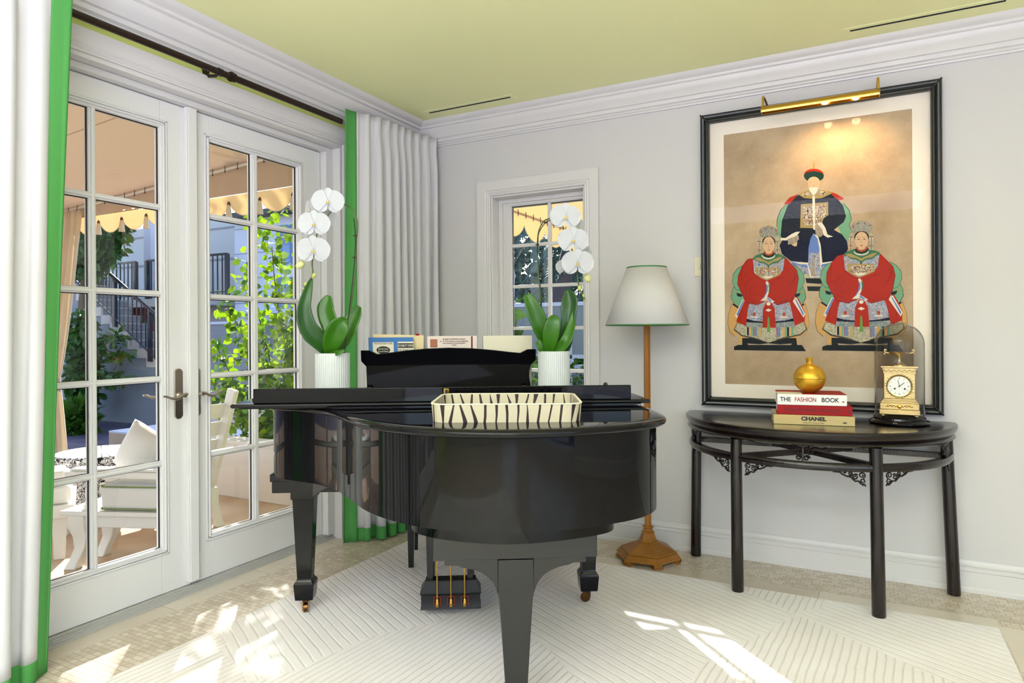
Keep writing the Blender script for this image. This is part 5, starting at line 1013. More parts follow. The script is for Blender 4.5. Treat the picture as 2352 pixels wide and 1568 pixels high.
PAINT=[('green',[-179,160,-177,207,-159,252,-128,279,-107,279,-142,92,-168,101]),('green',[114,267,150,254,175,216,181,171,169,143,181,109,169,60,139,78,119,136]),('ink',[-178,160,-175,206,-158,251,-128,278,-129,280,-160,253,-178,207,-180,160]),('ink',[139,259,168,220,180,171,168,143,180,108,182,109,170,143,182,171,170,222,141,260]),('blue',[-107,-32,-73,-31,-28,-55,28,-58,83,-37,94,-56,83,-109,44,-123,0,-115,-45,-122,-90,-77]),('bluepat',[-84,-46,-28,-67,28,-70,78,-55,75,-97,44,-117,0,-106,-45,-116,-79,-77]),('lace',[-59,-90,-11,-108,44,-108,69,-85,61,-115,44,-127,-45,-123]),('ink',[-39,-122,42,-126,39,-156,-34,-147]),('ink',[-31,-165,47,-169,47,-194,-28,-190]),('white',[-27,123,29,118,43,50,45,-29,89,-32,116,-27,83,-46,39,-53,31,-119,-17,-117,-30,-49,-61,-47,-101,-33,-73,-35,-33,-40,-30,55]),('navy',[-70,324,1,301,77,322,114,289,142,244,155,189,145,161,99,124,135,99,159,61,164,21,148,-19,112,-37,43,-44,35,52,23,98,2,111,-15,78,-26,-40,-111,-26,-154,14,-166,61,-149,92,-160,112,-153,193,-124,272,-98,304]),('blue',[1,114,21,82,29,33,31,-46,42,-117,-10,-114,-26,-49,-23,37,-13,85]),('bluepat',[-19,12,29,9,31,-46,42,-117,-10,-114,-26,-49]),('fur',[0,38,6,-33,8,-112,-9,-111,-5,-32]),('red',[-144,280,-115,314,-70,328,-93,303,-116,278]),('red',[77,326,110,311,148,281,131,274,104,290]),('gold',[-73,326,-29,345,32,339,75,329,91,315,42,295,2,295,-43,304]),('badge',[-54,324,-26,337,-15,316,-43,311]),('badge',[34,332,67,325,51,307,23,312]),('fur',[-27,338,-15,346,2,320,21,345,35,338,18,316,2,308,-12,316]),('gold',[-59,272,72,271,72,203,50,187,33,137,-63,147]),('badge',[-47,259,61,260,61,198,39,182,28,153,-49,159]),('white',[-3,309,9,308,10,130,0,134]),('fur',[51,124,50,111,45,100,38,93,30,91,23,94,16,102,11,114,10,127,12,140,16,151,23,158,31,160,39,157,45,149,50,137]),('white',[17,166,42,167,58,138,68,102,94,89,68,86,50,100,42,134]),('white',[-162,100,-134,99,-105,118,-83,127,-64,127,-80,107,-105,91,-134,85,-159,88]),('fur',[-125,92,-72,109,-69,88,-83,71,-123,61]),('skin',[-108,63,-77,73,-80,52,-92,50]),('skin',[33,371,30,356,24,344,15,336,4,335,-7,339,-16,348,-22,362,-24,377,-22,392,-16,405,-7,412,4,414,15,410,24,400,30,386]),('white',[-20,355,3,357,26,351,21,333,12,322,3,310,-7,327,-16,340]),('ink2',[-13,384,-2,385,-2,382,-13,380]),('ink2',[10,384,21,380,21,377,10,380]),('ink2',[0,364,7,363,7,361,0,362]),('green2',[53,411,50,398,39,389,23,383,5,383,-14,387,-30,396,-40,409,-44,422,-40,435,-30,444,-14,450,5,450,24,445,39,436,50,424]),('skin',[-26,384,-25,390,-24,395,-21,400,-17,405,-12,408,-7,410,-2,412,4,411,10,410,16,408,21,404,26,400,29,395,32,389,34,383,34,377]),('red',[-42,428,-41,435,-38,441,-32,446,-24,450,-15,453,-5,454,5,453,16,451,26,448,34,443,42,437,47,431,51,424,52,417,40,430,5,441,-31,439]),('gold',[1,486,9,485,10,452,0,453]),('green',[-353,-36,-384,-52,-407,-83,-412,-125,-401,-148,-414,-176,-419,-215,-403,-244,-379,-264,-348,-243,-344,-115]),('green',[-96,-50,-68,-68,-47,-100,-43,-140,-53,-162,-41,-190,-38,-227,-52,-254,-75,-272,-103,-249,-105,-125]),('ink2',[-354,-35,-385,-51,-408,-83,-413,-125,-402,-148,-415,-176,-420,-215,-404,-245,-402,-244,-418,-215,-413,-177,-400,-148,-411,-125,-406,-84,-383,-53,-352,-37]),('ink2',[-97,-51,-69,-69,-48,-101,-44,-140,-54,-162,-42,-190,-39,-226,-53,-253,-51,-255,-36,-227,-40,-189,-52,-162,-42,-141,-46,-100,-67,-68,-96,-49]),('ink2',[-407,-152,-388,-172,-363,-179,-363,-177,-387,-170,-405,-150]),('ink2',[-49,-164,-66,-182,-85,-187,-85,-189,-65,-184,-48,-166]),('ochre',[-413,-241,-433,-302,-438,-357,-427,-402,-400,-431,-373,-409,-383,-467,-368,-471,-337,-444,-344,-371,-382,-267]),('ochre',[-43,-251,-26,-310,-21,-362,-32,-405,-57,-432,-81,-411,-73,-466,-87,-470,-116,-445,-108,-373,-72,-275]),('ink2',[-414,-241,-434,-302,-439,-357,-428,-403,-401,-432,-399,-431,-426,-402,-437,-357,-432,-302,-412,-241]),('ink2',[-44,-251,-26,-310,-22,-362,-32,-405,-57,-432,-56,-433,-31,-405,-21,-362,-25,-310,-42,-251]),('navy',[-412,-253,-406,-244,-379,-266,-383,-274]),('navy',[-44,-262,-49,-254,-75,-274,-71,-281]),('ink',[-405,-486,-383,-476,-58,-476,-38,-509,-405,-505]),('ink',[-361,-438,-86,-439,-80,-485,-115,-485,-107,-468,-167,-473,-226,-467,-274,-473,-334,-468,-322,-486,-362,-486]),('ink2',[-406,-393,-389,-354,-340,-364,-92,-367,-46,-349,-31,-393,-63,-424,-144,-443,-226,-463,-304,-442,-364,-428]),('lace',[-400,-389,-387,-357,-340,-364,-92,-367,-47,-353,-37,-391,-66,-417,-144,-434,-226,-458,-304,-434,-361,-421]),('navy',[-335,-377,-326,-377,-326,-425,-335,-424]),('mauve',[-186,-379,-176,-379,-176,-435,-186,-436]),('ochre',[-324,-377,-315,-377,-316,-426,-325,-425]),('blue',[-175,-379,-165,-379,-165,-434,-175,-435]),('green',[-314,-377,-305,-378,-305,-428,-314,-426]),('lace',[-164,-379,-154,-379,-154,-433,-164,-434]),('mauve',[-304,-378,-295,-378,-295,-429,-304,-428]),('ochre',[-153,-379,-143,-379,-143,-432,-153,-433]),('blue',[-294,-378,-285,-378,-285,-430,-294,-429]),('green',[-142,-379,-132,-379,-132,-430,-142,-432]),('lace',[-283,-378,-274,-378,-275,-432,-284,-430]),('navy',[-131,-379,-121,-379,-121,-429,-131,-430]),('ochre',[-273,-378,-264,-378,-264,-433,-273,-432]),('ochre',[-120,-379,-110,-380,-110,-428,-120,-429]),('green',[-263,-378,-254,-378,-254,-434,-263,-433]),('green',[-109,-380,-99,-380,-99,-427,-109,-428]),('net',[-346,-344,-94,-348,-92,-381,-347,-378]),('bluepat',[-330,-243,-114,-243,-97,-347,-344,-346]),('navy',[-344,-329,-303,-343,-225,-352,-143,-345,-97,-333,-96,-350,-225,-359,-344,-350]),('rust',[-288,-308,-291,-316,-297,-319,-303,-316,-305,-307,-303,-299,-297,-296,-291,-300]),('white',[-273,-324,-280,-327,-297,-327,-314,-326,-321,-323,-314,-321,-297,-320,-280,-321]),('rust',[-138,-311,-140,-319,-146,-322,-152,-318,-154,-310,-152,-303,-146,-299,-140,-303]),('white',[-123,-327,-130,-329,-146,-330,-163,-329,-169,-326,-163,-323,-146,-322,-130,-324]),('red',[-350,-217,-321,-243,-330,-281,-341,-372,-392,-348,-375,-282]),('red',[-120,-237,-82,-212,-63,-251,-42,-303,-43,-350,-92,-374,-106,-299]),('redd',[-358,-242,-371,-293,-374,-345,-372,-345,-369,-294,-356,-243]),('redd',[-92,-244,-72,-288,-67,-349,-65,-349,-70,-287,-90,-243]),('white',[-358,-224,-347,-229,-387,-328,-399,-315]),('blue',[-355,-228,-350,-231,-382,-316,-391,-309]),('white',[-92,-224,-82,-224,-41,-311,-49,-331,-101,-243]),('blue',[-91,-230,-85,-231,-47,-309,-52,-320]),('red',[-234,-240,-213,-240,-192,-278,-187,-383,-255,-382,-252,-283]),('lace',[-256,-382,-186,-383,-184,-451,-226,-464,-263,-449]),('tassel',[-228,-325,-220,-325,-215,-407,-232,-407]),('white',[-240,-287,-224,-278,-207,-287,-224,-296]),('white',[-213,-253,-215,-259,-220,-262,-227,-262,-232,-258,-234,-252,-232,-246,-227,-243,-220,-243,-215,-247]),('redd',[-308,-1,-138,-4,-112,-37,-80,-76,-71,-121,-84,-202,-113,-245,-178,-262,-208,-242,-232,-210,-243,-241,-284,-259,-334,-245,-358,-205,-385,-140,-382,-93,-360,-42,-333,-5]),('red',[-307,-3,-139,-7,-113,-39,-83,-77,-74,-121,-87,-200,-115,-242,-178,-257,-206,-239,-232,-205,-245,-238,-284,-255,-332,-242,-356,-203,-382,-139,-379,-94,-358,-45,-330,-8]),('redd',[-302,-109,-321,-115,-339,-140,-343,-179,-327,-219,-291,-239,-290,-237,-326,-217,-340,-179,-337,-141,-319,-117,-301,-112]),('redd',[-378,-147,-350,-141,-319,-123,-321,-121,-351,-139,-378,-144]),('redd',[-290,-205,-313,-198,-319,-174,-301,-149,-303,-148,-321,-173,-315,-200,-290,-207]),('redd',[-142,-110,-166,-115,-213,-145,-224,-170,-222,-171,-212,-147,-165,-118,-142,-113]),('redd',[-107,-151,-89,-127,-83,-102,-86,-101,-91,-125,-109,-149]),('redd',[-357,-50,-367,-88,-363,-127,-360,-127,-364,-88,-355,-51]),('redd',[-97,-76,-91,-107,-103,-143,-120,-161,-118,-163,-101,-145,-89,-108,-95,-76]),('redd',[-201,-235,-166,-249,-119,-232,-120,-229,-166,-246,-201,-233]),('redd',[-302,-34,-303,-79,-272,-113,-236,-133,-235,-131,-271,-111,-300,-78,-300,-34]),('redd',[-146,-36,-149,-73,-178,-103,-176,-104,-147,-74,-143,-37]),('bluepat',[-302,-10,-141,-10,-148,-71,-165,-95,-200,-112,-230,-126,-260,-112,-297,-82]),('gold',[-288,-51,-164,-58,-162,-97,-200,-115,-230,-124,-260,-111,-284,-92]),('badge',[-277,-59,-172,-65,-171,-93,-203,-108,-230,-114,-257,-104,-274,-89]),('white',[-260,-100,-230,-104,-194,-99,-212,-113,-236,-116]),('ink',[-218,-50,-220,-54,-223,-55,-226,-53,-228,-49,-226,-45,-223,-44,-220,-46]),('green3',[-259,24,-188,22,-141,2,-136,-9,-159,-18,-174,-34,-200,-35,-222,-50,-244,-32,-268,-28,-286,-9,-308,-5,-289,13]),('gold',[-295,-1,-271,2,-247,-12,-222,-26,-197,-15,-170,-2,-150,-2,-173,-22,-200,-26,-222,-40,-244,-23,-268,-20]),('white',[-188,9,-189,4,-191,0,-195,-4,-201,-7,-207,-9,-215,-11,-222,-11,-230,-10,-237,-8,-244,-5,-249,-1,-253,3,-256,8,-257,13]),('green3',[-191,11,-192,8,-195,4,-198,1,-203,-2,-209,-3,-215,-4,-222,-4,-229,-3,-236,-2,-241,1,-246,4,-250,7,-252,11,-253,15]),('ink',[-252,25,-188,24,-197,7,-222,-2,-244,8]),('rust',[-242,35,-196,36,-193,23,-206,11,-222,7,-237,14,-245,26]),('lace',[-278,111,-261,109,-261,21,-278,22]),('ink2',[-278,92,-261,90,-261,87,-278,88]),('ink2',[-278,44,-261,43,-261,40,-278,41]),('rust',[-271,88,-271,25,-268,24,-268,88]),('lace',[-185,104,-168,102,-168,15,-186,16]),('ink2',[-185,85,-168,84,-168,81,-185,82]),('ink2',[-185,38,-168,37,-168,34,-185,35]),('rust',[-178,81,-178,19,-175,19,-175,81]),('ink',[-186,82,-190,69,-199,58,-213,53,-228,54,-241,61,-250,73,-254,87,-250,100,-241,110,-227,116,-212,114,-199,107,-190,96]),('skin',[-190,65,-192,50,-197,37,-205,27,-215,22,-225,23,-235,29,-243,40,-249,54,-250,69,-248,85,-243,98,-235,108,-225,112,-215,112,-205,105,-197,95,-192,81]),('skin',[-235,32,-205,31,-204,22,-221,17,-236,23]),('ink2',[-241,75,-233,77,-225,74,-233,72]),('ink2',[-242,83,-233,86,-225,83,-224,84,-233,87,-242,85]),('ink2',[-215,73,-207,75,-199,72,-207,70]),('ink2',[-216,81,-207,84,-199,81,-198,82,-207,85,-216,83]),('rustl',[-222,72,-225,53,-219,50,-218,52,-223,53,-221,72]),('lips',[-227,41,-220,43,-212,40,-220,38]),('crown',[-267,115,-270,148,-252,166,-228,171,-211,171,-187,159,-171,141,-173,114,-196,106,-221,123,-246,108]),('lips',[-254,140,-255,137,-258,136,-261,138,-262,141,-261,144,-258,145,-255,144]),('lips',[-233,155,-234,152,-237,150,-240,152,-241,155,-240,158,-237,159,-234,158]),('lips',[-201,154,-202,151,-205,150,-208,151,-209,155,-208,158,-205,159,-202,157]),('lips',[-178,141,-180,138,-183,137,-185,138,-187,141,-185,144,-182,146,-180,144]),('gold',[-216,168,-217,164,-221,162,-225,164,-227,169,-225,172,-221,174,-217,172]),('gold',[-247,124,-249,120,-252,119,-256,121,-258,125,-256,129,-252,130,-249,128]),('gold',[-185,121,-187,117,-190,116,-194,118,-196,122,-194,126,-190,127,-186,125]),('white',[-237,-131,-227,-131,-216,-149,-217,-183,-239,-235,-265,-236,-239,-208,-231,-177]),('blue',[-235,-145,-225,-155,-227,-183,-245,-219,-253,-223,-237,-195,-233,-170]),('green3',[-224,-140,-214,-152,-215,-183,-223,-196,-221,-171]),('white',[-232,-211,-192,-242,-207,-248,-236,-226]),('blue',[-228,-216,-204,-239,-213,-241,-231,-226]),('ink',[-391,-187,-372,-192,-357,-201,-366,-211,-385,-206]),('gold',[-388,-185,-389,-190,-393,-193,-397,-193,-401,-190,-402,-184,-401,-179,-397,-176,-393,-176,-389,-180]),('ink',[-63,-198,-80,-202,-94,-209,-86,-220,-69,-216]),('gold',[-66,-196,-64,-201,-61,-205,-57,-205,-53,-202,-52,-197,-53,-192,-57,-188,-61,-188,-64,-191]),('green',[92,-42,61,-57,38,-88,33,-129,44,-152,31,-180,26,-218,42,-247,66,-267,97,-245,101,-119]),('green',[350,-56,378,-74,399,-106,403,-145,393,-166,405,-194,409,-230,394,-257,372,-274,343,-252,341,-130]),('ink2',[92,-41,61,-56,37,-87,32,-129,43,-151,30,-179,25,-218,41,-247,43,-246,28,-218,32,-180,45,-152,34,-129,39,-88,62,-58,93,-43]),('ink2',[349,-58,377,-75,398,-106,402,-145,392,-166,404,-194,407,-230,393,-256,395,-258,410,-230,406,-193,394,-166,404,-146,400,-105,379,-74,350,-55]),('ink2',[38,-155,57,-175,82,-183,83,-180,58,-173,40,-154]),('ink2',[397,-168,380,-186,361,-191,361,-193,381,-188,398,-170]),('ochre',[32,-243,12,-303,7,-358,18,-402,45,-431,72,-409,62,-466,78,-470,109,-444,101,-371,63,-270]),('ochre',[403,-254,420,-312,425,-363,414,-405,389,-432,365,-411,373,-466,359,-469,331,-444,338,-374,374,-278]),('ink2',[32,-243,11,-303,6,-358,17,-403,44,-432,46,-430,19,-402,8,-357,13,-304,33,-244]),('ink2',[402,-254,420,-312,424,-363,414,-405,389,-432,390,-433,415,-406,426,-363,421,-312,404,-254]),('navy',[34,-255,39,-247,66,-268,62,-276]),('navy',[402,-265,397,-257,372,-276,375,-284]),('ink',[40,-485,62,-476,388,-475,408,-508,40,-504]),('ink',[84,-438,360,-438,366,-484,331,-484,340,-467,279,-472,220,-466,172,-472,112,-467,124,-485,84,-485]),('ink2',[39,-393,57,-355,106,-365,354,-368,400,-351,415,-393,383,-424,302,-442,220,-463,142,-442,81,-428]),('lace',[45,-390,58,-358,106,-365,354,-368,399,-354,409,-392,380,-417,302,-434,220,-457,142,-433,84,-420]),('navy',[111,-378,120,-378,120,-425,111,-424]),('mauve',[260,-379,270,-380,270,-435,260,-436]),('ochre',[121,-378,130,-378,130,-426,121,-425]),('blue',[271,-380,281,-380,281,-434,271,-435]),('green',[132,-378,141,-378,140,-428,131,-426]),('lace',[282,-380,292,-380,292,-433,282,-434]),('mauve',[142,-378,151,-378,151,-429,142,-428]),('ochre',[293,-380,303,-380,303,-431,293,-433]),('blue',[152,-378,161,-378,161,-430,152,-429]),('green',[304,-380,314,-380,314,-430,304,-431]),('lace',[162,-378,171,-379,171,-432,162,-430]),('navy',[315,-380,325,-380,325,-429,315,-430]),('ochre',[173,-379,182,-379,181,-433,172,-432]),('ochre',[326,-380,336,-380,336,-428,326,-429]),('green',[183,-379,192,-379,192,-434,183,-433]),('green',[337,-380,347,-380,347,-427,337,-428]),('net',[100,-345,352,-349,354,-382,99,-379]),('bluepat',[116,-246,332,-246,349,-349,101,-347]),('navy',[101,-330,143,-344,221,-353,303,-346,349,-335,350,-351,221,-360,101,-351]),('rust',[157,-310,155,-317,149,-321,143,-317,140,-309,143,-301,149,-298,155,-302]),('white',[173,-325,166,-328,149,-329,132,-327,125,-325,132,-322,149,-321,166,-323]),('rust',[308,-313,306,-320,300,-324,294,-320,292,-312,294,-305,300,-301,306,-305]),('white',[323,-328,316,-331,300,-331,283,-330,277,-327,284,-325,300,-324,316,-326]),('red',[96,-220,125,-246,116,-284,105,-373,54,-349,71,-284]),('red',[326,-240,364,-215,384,-254,404,-306,403,-351,354,-374,341,-301]),('redd',[87,-245,74,-295,71,-346,73,-346,77,-295,89,-245]),('redd',[354,-247,374,-290,379,-351,381,-350,376,-289,356,-246]),('white',[87,-227,98,-231,58,-330,46,-317]),('blue',[90,-231,96,-234,63,-317,54,-311]),('white',[354,-227,364,-227,405,-313,397,-333,345,-246]),('blue',[355,-233,361,-235,399,-311,395,-322]),('red',[212,-242,233,-243,253,-281,259,-383,191,-382,194,-285]),('lace',[189,-382,260,-383,263,-450,220,-463,183,-448]),('tassel',[218,-326,226,-326,231,-408,214,-408]),('white',[206,-289,222,-280,239,-290,222,-298]),('white',[233,-255,231,-261,226,-265,219,-264,214,-261,212,-255,214,-249,219,-246,226,-246,231,-249]),('redd',[137,-7,307,-11,334,-43,366,-82,375,-126,362,-206,333,-248,268,-264,238,-245,214,-213,203,-244,161,-261,112,-248,87,-208,60,-144,63,-97,85,-48,113,-12]),('red',[138,-9,307,-14,333,-46,363,-83,372,-126,359,-204,331,-245,268,-260,240,-242,214,-208,201,-241,161,-257,114,-244,90,-206,63,-143,66,-99,87,-50,115,-14]),('redd',[144,-114,125,-119,106,-144,103,-183,118,-222,155,-242,156,-240,120,-220,105,-182,108,-145,126,-121,144,-116]),('redd',[67,-151,95,-145,126,-128,125,-126,94,-143,67,-148]),('redd',[156,-208,132,-201,126,-177,145,-153,143,-152,124,-177,130,-203,155,-211]),('redd',[304,-115,280,-120,233,-149,222,-174,224,-175,234,-151,281,-123,304,-118]),('redd',[339,-155,357,-132,363,-107,360,-107,355,-130,337,-154]),('redd',[88,-55,79,-93,83,-131,85,-131,81,-93,90,-56]),('redd',[349,-82,355,-113,343,-148,326,-165,328,-167,345,-149,357,-113,351,-82]),('redd',[244,-238,280,-252,327,-235,326,-232,280,-249,245,-236]),('redd',[143,-40,143,-84,173,-117,209,-138,210,-136,175,-115,145,-83,146,-40]),('redd',[300,-43,297,-79,268,-108,270,-109,299,-80,303,-43]),('bluepat',[143,-16,305,-17,298,-76,281,-100,246,-117,216,-131,186,-117,149,-87]),('gold',[158,-56,282,-64,284,-102,245,-120,216,-128,186,-116,162,-97]),('badge',[168,-64,274,-71,275,-98,243,-113,216,-118,189,-109,171,-94]),('white',[186,-105,216,-109,251,-105,234,-118,210,-121]),('ink',[228,-56,226,-60,223,-61,219,-59,218,-55,219,-51,223,-50,226,-52]),('green3',[187,17,258,15,305,-5,310,-16,287,-25,272,-40,246,-41,223,-56,201,-38,178,-34,160,-16,137,-11,157,6]),('gold',[151,-8,175,-4,199,-18,223,-32,249,-21,275,-9,296,-9,272,-29,246,-32,223,-46,201,-29,178,-26]),('white',[258,2,257,-3,254,-7,250,-11,245,-14,238,-16,231,-17,224,-17,216,-16,209,-14,202,-11,197,-7,193,-3,190,1,189,6]),('green3',[254,4,254,1,251,-3,248,-6,243,-8,237,-10,230,-11,224,-11,217,-10,210,-8,204,-6,199,-3,196,1,193,5,193,8]),('ink',[194,18,258,17,249,0,224,-8,202,2]),('rust',[204,28,250,28,253,16,240,4,224,0,208,7,201,19]),('lace',[168,102,185,101,184,14,168,15]),('ink2',[168,84,185,82,185,79,168,81]),('ink2',[168,37,184,36,184,33,168,34]),('rust',[175,80,174,18,177,18,178,80]),('lace',[261,95,278,94,278,8,260,9]),('ink2',[261,77,278,76,278,72,261,74]),('ink2',[260,31,278,29,278,26,260,28]),('rust',[268,73,268,12,271,11,271,73]),('ink',[259,74,256,61,247,51,233,46,218,47,205,54,195,65,192,79,195,92,205,102,218,107,234,106,247,99,256,87]),('skin',[256,57,254,42,249,29,241,20,231,15,220,16,210,22,202,33,197,46,195,62,197,77,203,90,211,99,221,104,231,103,241,97,249,87,254,73]),('skin',[211,25,240,24,241,15,225,10,209,16]),('ink2',[204,67,213,69,220,66,213,64]),('ink2',[204,75,213,78,221,75,221,76,213,79,204,77]),('ink2',[231,65,239,67,246,64,239,62]),('ink2',[230,73,239,76,247,73,247,74,239,77,230,75]),('rustl',[223,64,221,46,227,43,228,44,222,46,225,64]),('lips',[218,34,226,36,233,33,226,30]),('crown',[178,107,175,139,194,157,217,162,235,162,259,150,275,132,273,105,250,97,224,114,199,100]),('lips',[192,132,190,129,187,128,184,129,183,132,184,135,187,136,190,135]),('lips',[213,146,211,143,208,142,205,143,204,146,205,149,208,150,211,149]),('lips',[245,145,244,142,241,141,238,142,237,145,238,148,241,149,244,148]),('lips',[267,132,266,129,263,128,260,129,259,132,260,135,263,136,266,135]),('gold',[230,158,228,155,224,153,221,155,219,159,221,163,225,164,228,162]),('gold',[199,116,197,112,193,110,189,112,188,117,190,120,193,122,197,120]),('gold',[261,113,259,109,256,107,252,109,250,113,252,117,256,119,259,117]),('white',[209,-135,219,-136,230,-153,229,-187,206,-238,181,-239,206,-211,215,-180]),('blue',[211,-149,220,-159,219,-187,200,-222,193,-226,208,-199,213,-174]),('green3',[222,-145,232,-156,231,-187,223,-199,225,-175]),('white',[214,-215,254,-245,239,-251,209,-229]),('blue',[218,-219,242,-242,233,-244,215,-229]),('ink',[54,-190,73,-195,88,-204,79,-214,61,-209]),('gold',[58,-188,56,-193,52,-197,48,-196,44,-193,43,-188,44,-183,48,-179,53,-180,56,-183]),('ink',[383,-202,366,-206,352,-213,360,-224,377,-220]),('gold',[380,-200,382,-205,385,-208,389,-209,393,-206,394,-201,393,-196,389,-192,385,-192,382,-195])]
mset = ['painting_silk']+sorted({'p_'+k for k, _ in PAINT}); m = MB(); m.norecalc = 1
m.box(-.46, -.009, .96, .46, -.004, 2.36)
for i, (k, fl_) in enumerate(PAINT):
    y = -.0092-i*.000012
    try:
        pts = [(fl_[j]*.001+.001, y, fl_[j+1]*.001+1.66) for j in range(0, len(fl_), 2)]
        ar = sum(pts[j][0]*pts[(j+1) % len(pts)][2]-pts[(j+1) % len(pts)][0]*pts[j][2] for j in range(len(pts)))
        if ar < 0: pts = pts[::-1]
        f = m.bm.faces.new([m.bm.verts.new(p) for p in pts]); f.material_index = mset.index('p_'+k)
    except Exception: pass
m.build('painting', mset, fr)
MB().box(-HX+.045, -.0185, fz0+.045, HX-.045, -.0165, fz1-.045).build('picture_glass', 'picture_glass', fr)
pl = thing('picture_light', 'brass picture light clipped over the top of the black frame', 'picture light', (2.642, -.19, 2.40))
m = MB(); R3 = []
for x in (-.268, .268):
    R3.append([(x, .024*math.cos(a), .024*math.sin(a)) for a in [PI*(-.15+1.30*k/14) for k in range(15)]]+[(x, .021*math.cos(a), .021*math.sin(a)) for a in [PI*(1.15-1.30*k/14) for k in range(15)]])
m.rings(R3); pls = m.build('light_shade', 'brass', pl, smooth=60)
for x in (-.268, .268):
    m = MB(); pts = [(x, -.0225+.045*k/10, 0) for k in range(11)]; m.prism([(.024*math.cos(a), .024*math.sin(a)) for a in [PI*(-.15+1.30*k/14) for k in range(15)]], x-.002, x+.002, axis='x'); m.build('end_cap', 'brass', pls)
for x in (-.262, .262):
    m = MB(); m.tube(spline([(x, 0, .02), (x, 0, .060), (x, .012, .078), (x, .05, .088), (x, .12, .088), (x, .175, .086), (x, .184, .075), (x, .186, .04)], 5), .006, n=8); m.build('arm', 'brass', pl, smooth=60)
mt_, n_, o_ = newmat('bulb_glow'); em = n_.nodes.new('ShaderNodeEmission'); em.inputs[0].default_value = (1, .72, .38, 1); em.inputs[1].default_value = 40; L(n_, em.outputs[0], o_.inputs[0])
for x in (.03, .165):
    m = MB(); m.ball((x, 0, -.004), .010, 1.6, 1, 1, n=8); m.build('bulb', 'bulb_glow', pl, smooth=60)
for x in (.03, .165):
    d = bpy.data.lights.new('picture_bulb', 'SPOT'); d.energy = 4.5; d.color = (1, .66, .34); d.spot_size = math.radians(125); d.spot_blend = .8; d.shadow_soft_size = .02
    o = bpy.data.objects.new('picture_bulb', d); col.objects.link(o); o.parent = pl; o.location = (x, .0, -.018); o.rotation_euler = Vector((0, .42, -1)).to_track_quat('-Z', 'Y').to_euler()

# ============================================================ outdoors
GZ = -.12
struct(MB().box(-6.2, -9, GZ-.1, -.25, .25, GZ).build('terrace', 'terrace_stone'))
struct(MB().box(-40, -12, -.32, 12, 40, -.2).build('garden_ground', 'paver_dark'))
# low wall at the edge of the terrace
m = MB(); m.box(-2.45, .03, GZ, -.25, .20, .335); m.box(-2.47, .01, .335, -.25, .22, .362); tag(m.build('garden_wall', 'stucco_white', bevel=.004), 'low white stucco wall at the terrace edge behind the right french door', 'low wall')
m = MB(); m.box(-5.62, 1.2, -.2, -3.6, 2.0, .04); m.box(-5.62, 1.2, .04, -3.6, 2.0, .06, 1); tag(m.build('planter_block', ['box_beige', 'siding']), 'beige block with a pale top in the garden beyond the patterned round table', 'planter')

# awning over the terrace
aw = thing('awning', 'tan canvas awning with scalloped yellow valance and tassels over the terrace', 'awning', (0, 0, 0), group='canvas awnings with scalloped valances')
def rz_(x): return 2.78+.058*(x+1.9)+.05
m = MB(); xs = [-.26-5.14*k/20 for k in range(21)]; ys = [.30-6.2*k/14 for k in range(15)]
m.grid([[(x, y, rz_(x)-.012*math.sin(PI*((k_*1.0) % 1))) for y in ys] for k_, x in enumerate(xs)]); m.build('roof_canvas', 'awning_tan', aw, solid=.003)
for y in (-.95, -2.3, -3.7): MB().tube([(-.3, y, rz_(-.3)-.004), (-5.4, y, rz_(-5.4)-.004)], .004, n=6).build('roof_seam', 'awning_inner', aw)
m = MB(); m.grid([[(x, .30, rz_(x)), (x, .30, 2.53)] for x in xs]); m.build('side_panel', 'awning_inner', aw, solid=.002)
m = MB(); m.tube([(-.26, .26, rz_(-.26)-.05), (-5.4, .26, rz_(-5.4)-.05)], .013, n=8)
m.build('curtain_track', 'rod_white', aw, smooth=60)
for k in range(26):
    x = -1.1-.165*k
    m = MB(); z = rz_(x)-.05; pts = [(x, .25, z+.03), (x, .245, z-.018), (x+.004, .24, z-.034), (x+.012, .24, z-.036), (x+.016, .24, z-.026)]; m.tube(pts, .0035, n=5); m.build('track_hook', 'bronze_dark', aw)
def valance(p, d, n, sp, ztop, zmid, zbot, par, tass=True, name='valance', tl=.10, mt='awning_yellow'):
    """scalloped strip from p along unit vector d; n scallops of width sp, points between them at zmid"""
    m = MB(); P = []
    for i in range(n*12+1):
        u = i/12*sp; f = (i % 12)/12; z = zmid-(zmid-zbot)*math.sin(PI*f)**.7; x, y = p[0]+d[0]*u, p[1]+d[1]*u
        P.append([(x, y, ztop), (x, y, (ztop+z)/2), (x, y, z)])
    m.grid(P); v = m.build(name, mt, par, solid=.002)
    m = MB(); m.tube([q[2] for q in P], .0035, n=5); m.build('valance_cord', 'tassel', v)
    if tass:
        for k in range(n+1):
            x, y = p[0]+d[0]*k*sp, p[1]+d[1]*k*sp
            m = MB(); m.lathe([(.006, zmid+.02), (.012, zmid+.008), (.016, zmid-.004), (.013, zmid-.014)], x, y-.012, n=8); t = m.build('tassel_knot', 'tassel_cap', par)
            m = MB(); m.lathe([(.012, zmid-.012), (.020, zmid-.03), (.030, zmid-.03-tl)], x, y-.012, n=12); m.build('tassel', 'tassel', t)
    return v
valance((-.27, .31), (-1, 0), 12, .40, 2.53, 2.455, 2.335, aw)
valance((-5.40, .30), (0, -1), 8, .40, 2.53, 2.455, 2.335, aw)
m = MB(); m.box(-5.42, -6, 2.52, -5.38, .3, 2.56); m.tube([(-5.4, .28, GZ), (-5.4, .28, 2.56)], .03, n=10); m.build('awning_frame', 'rod_white', aw)
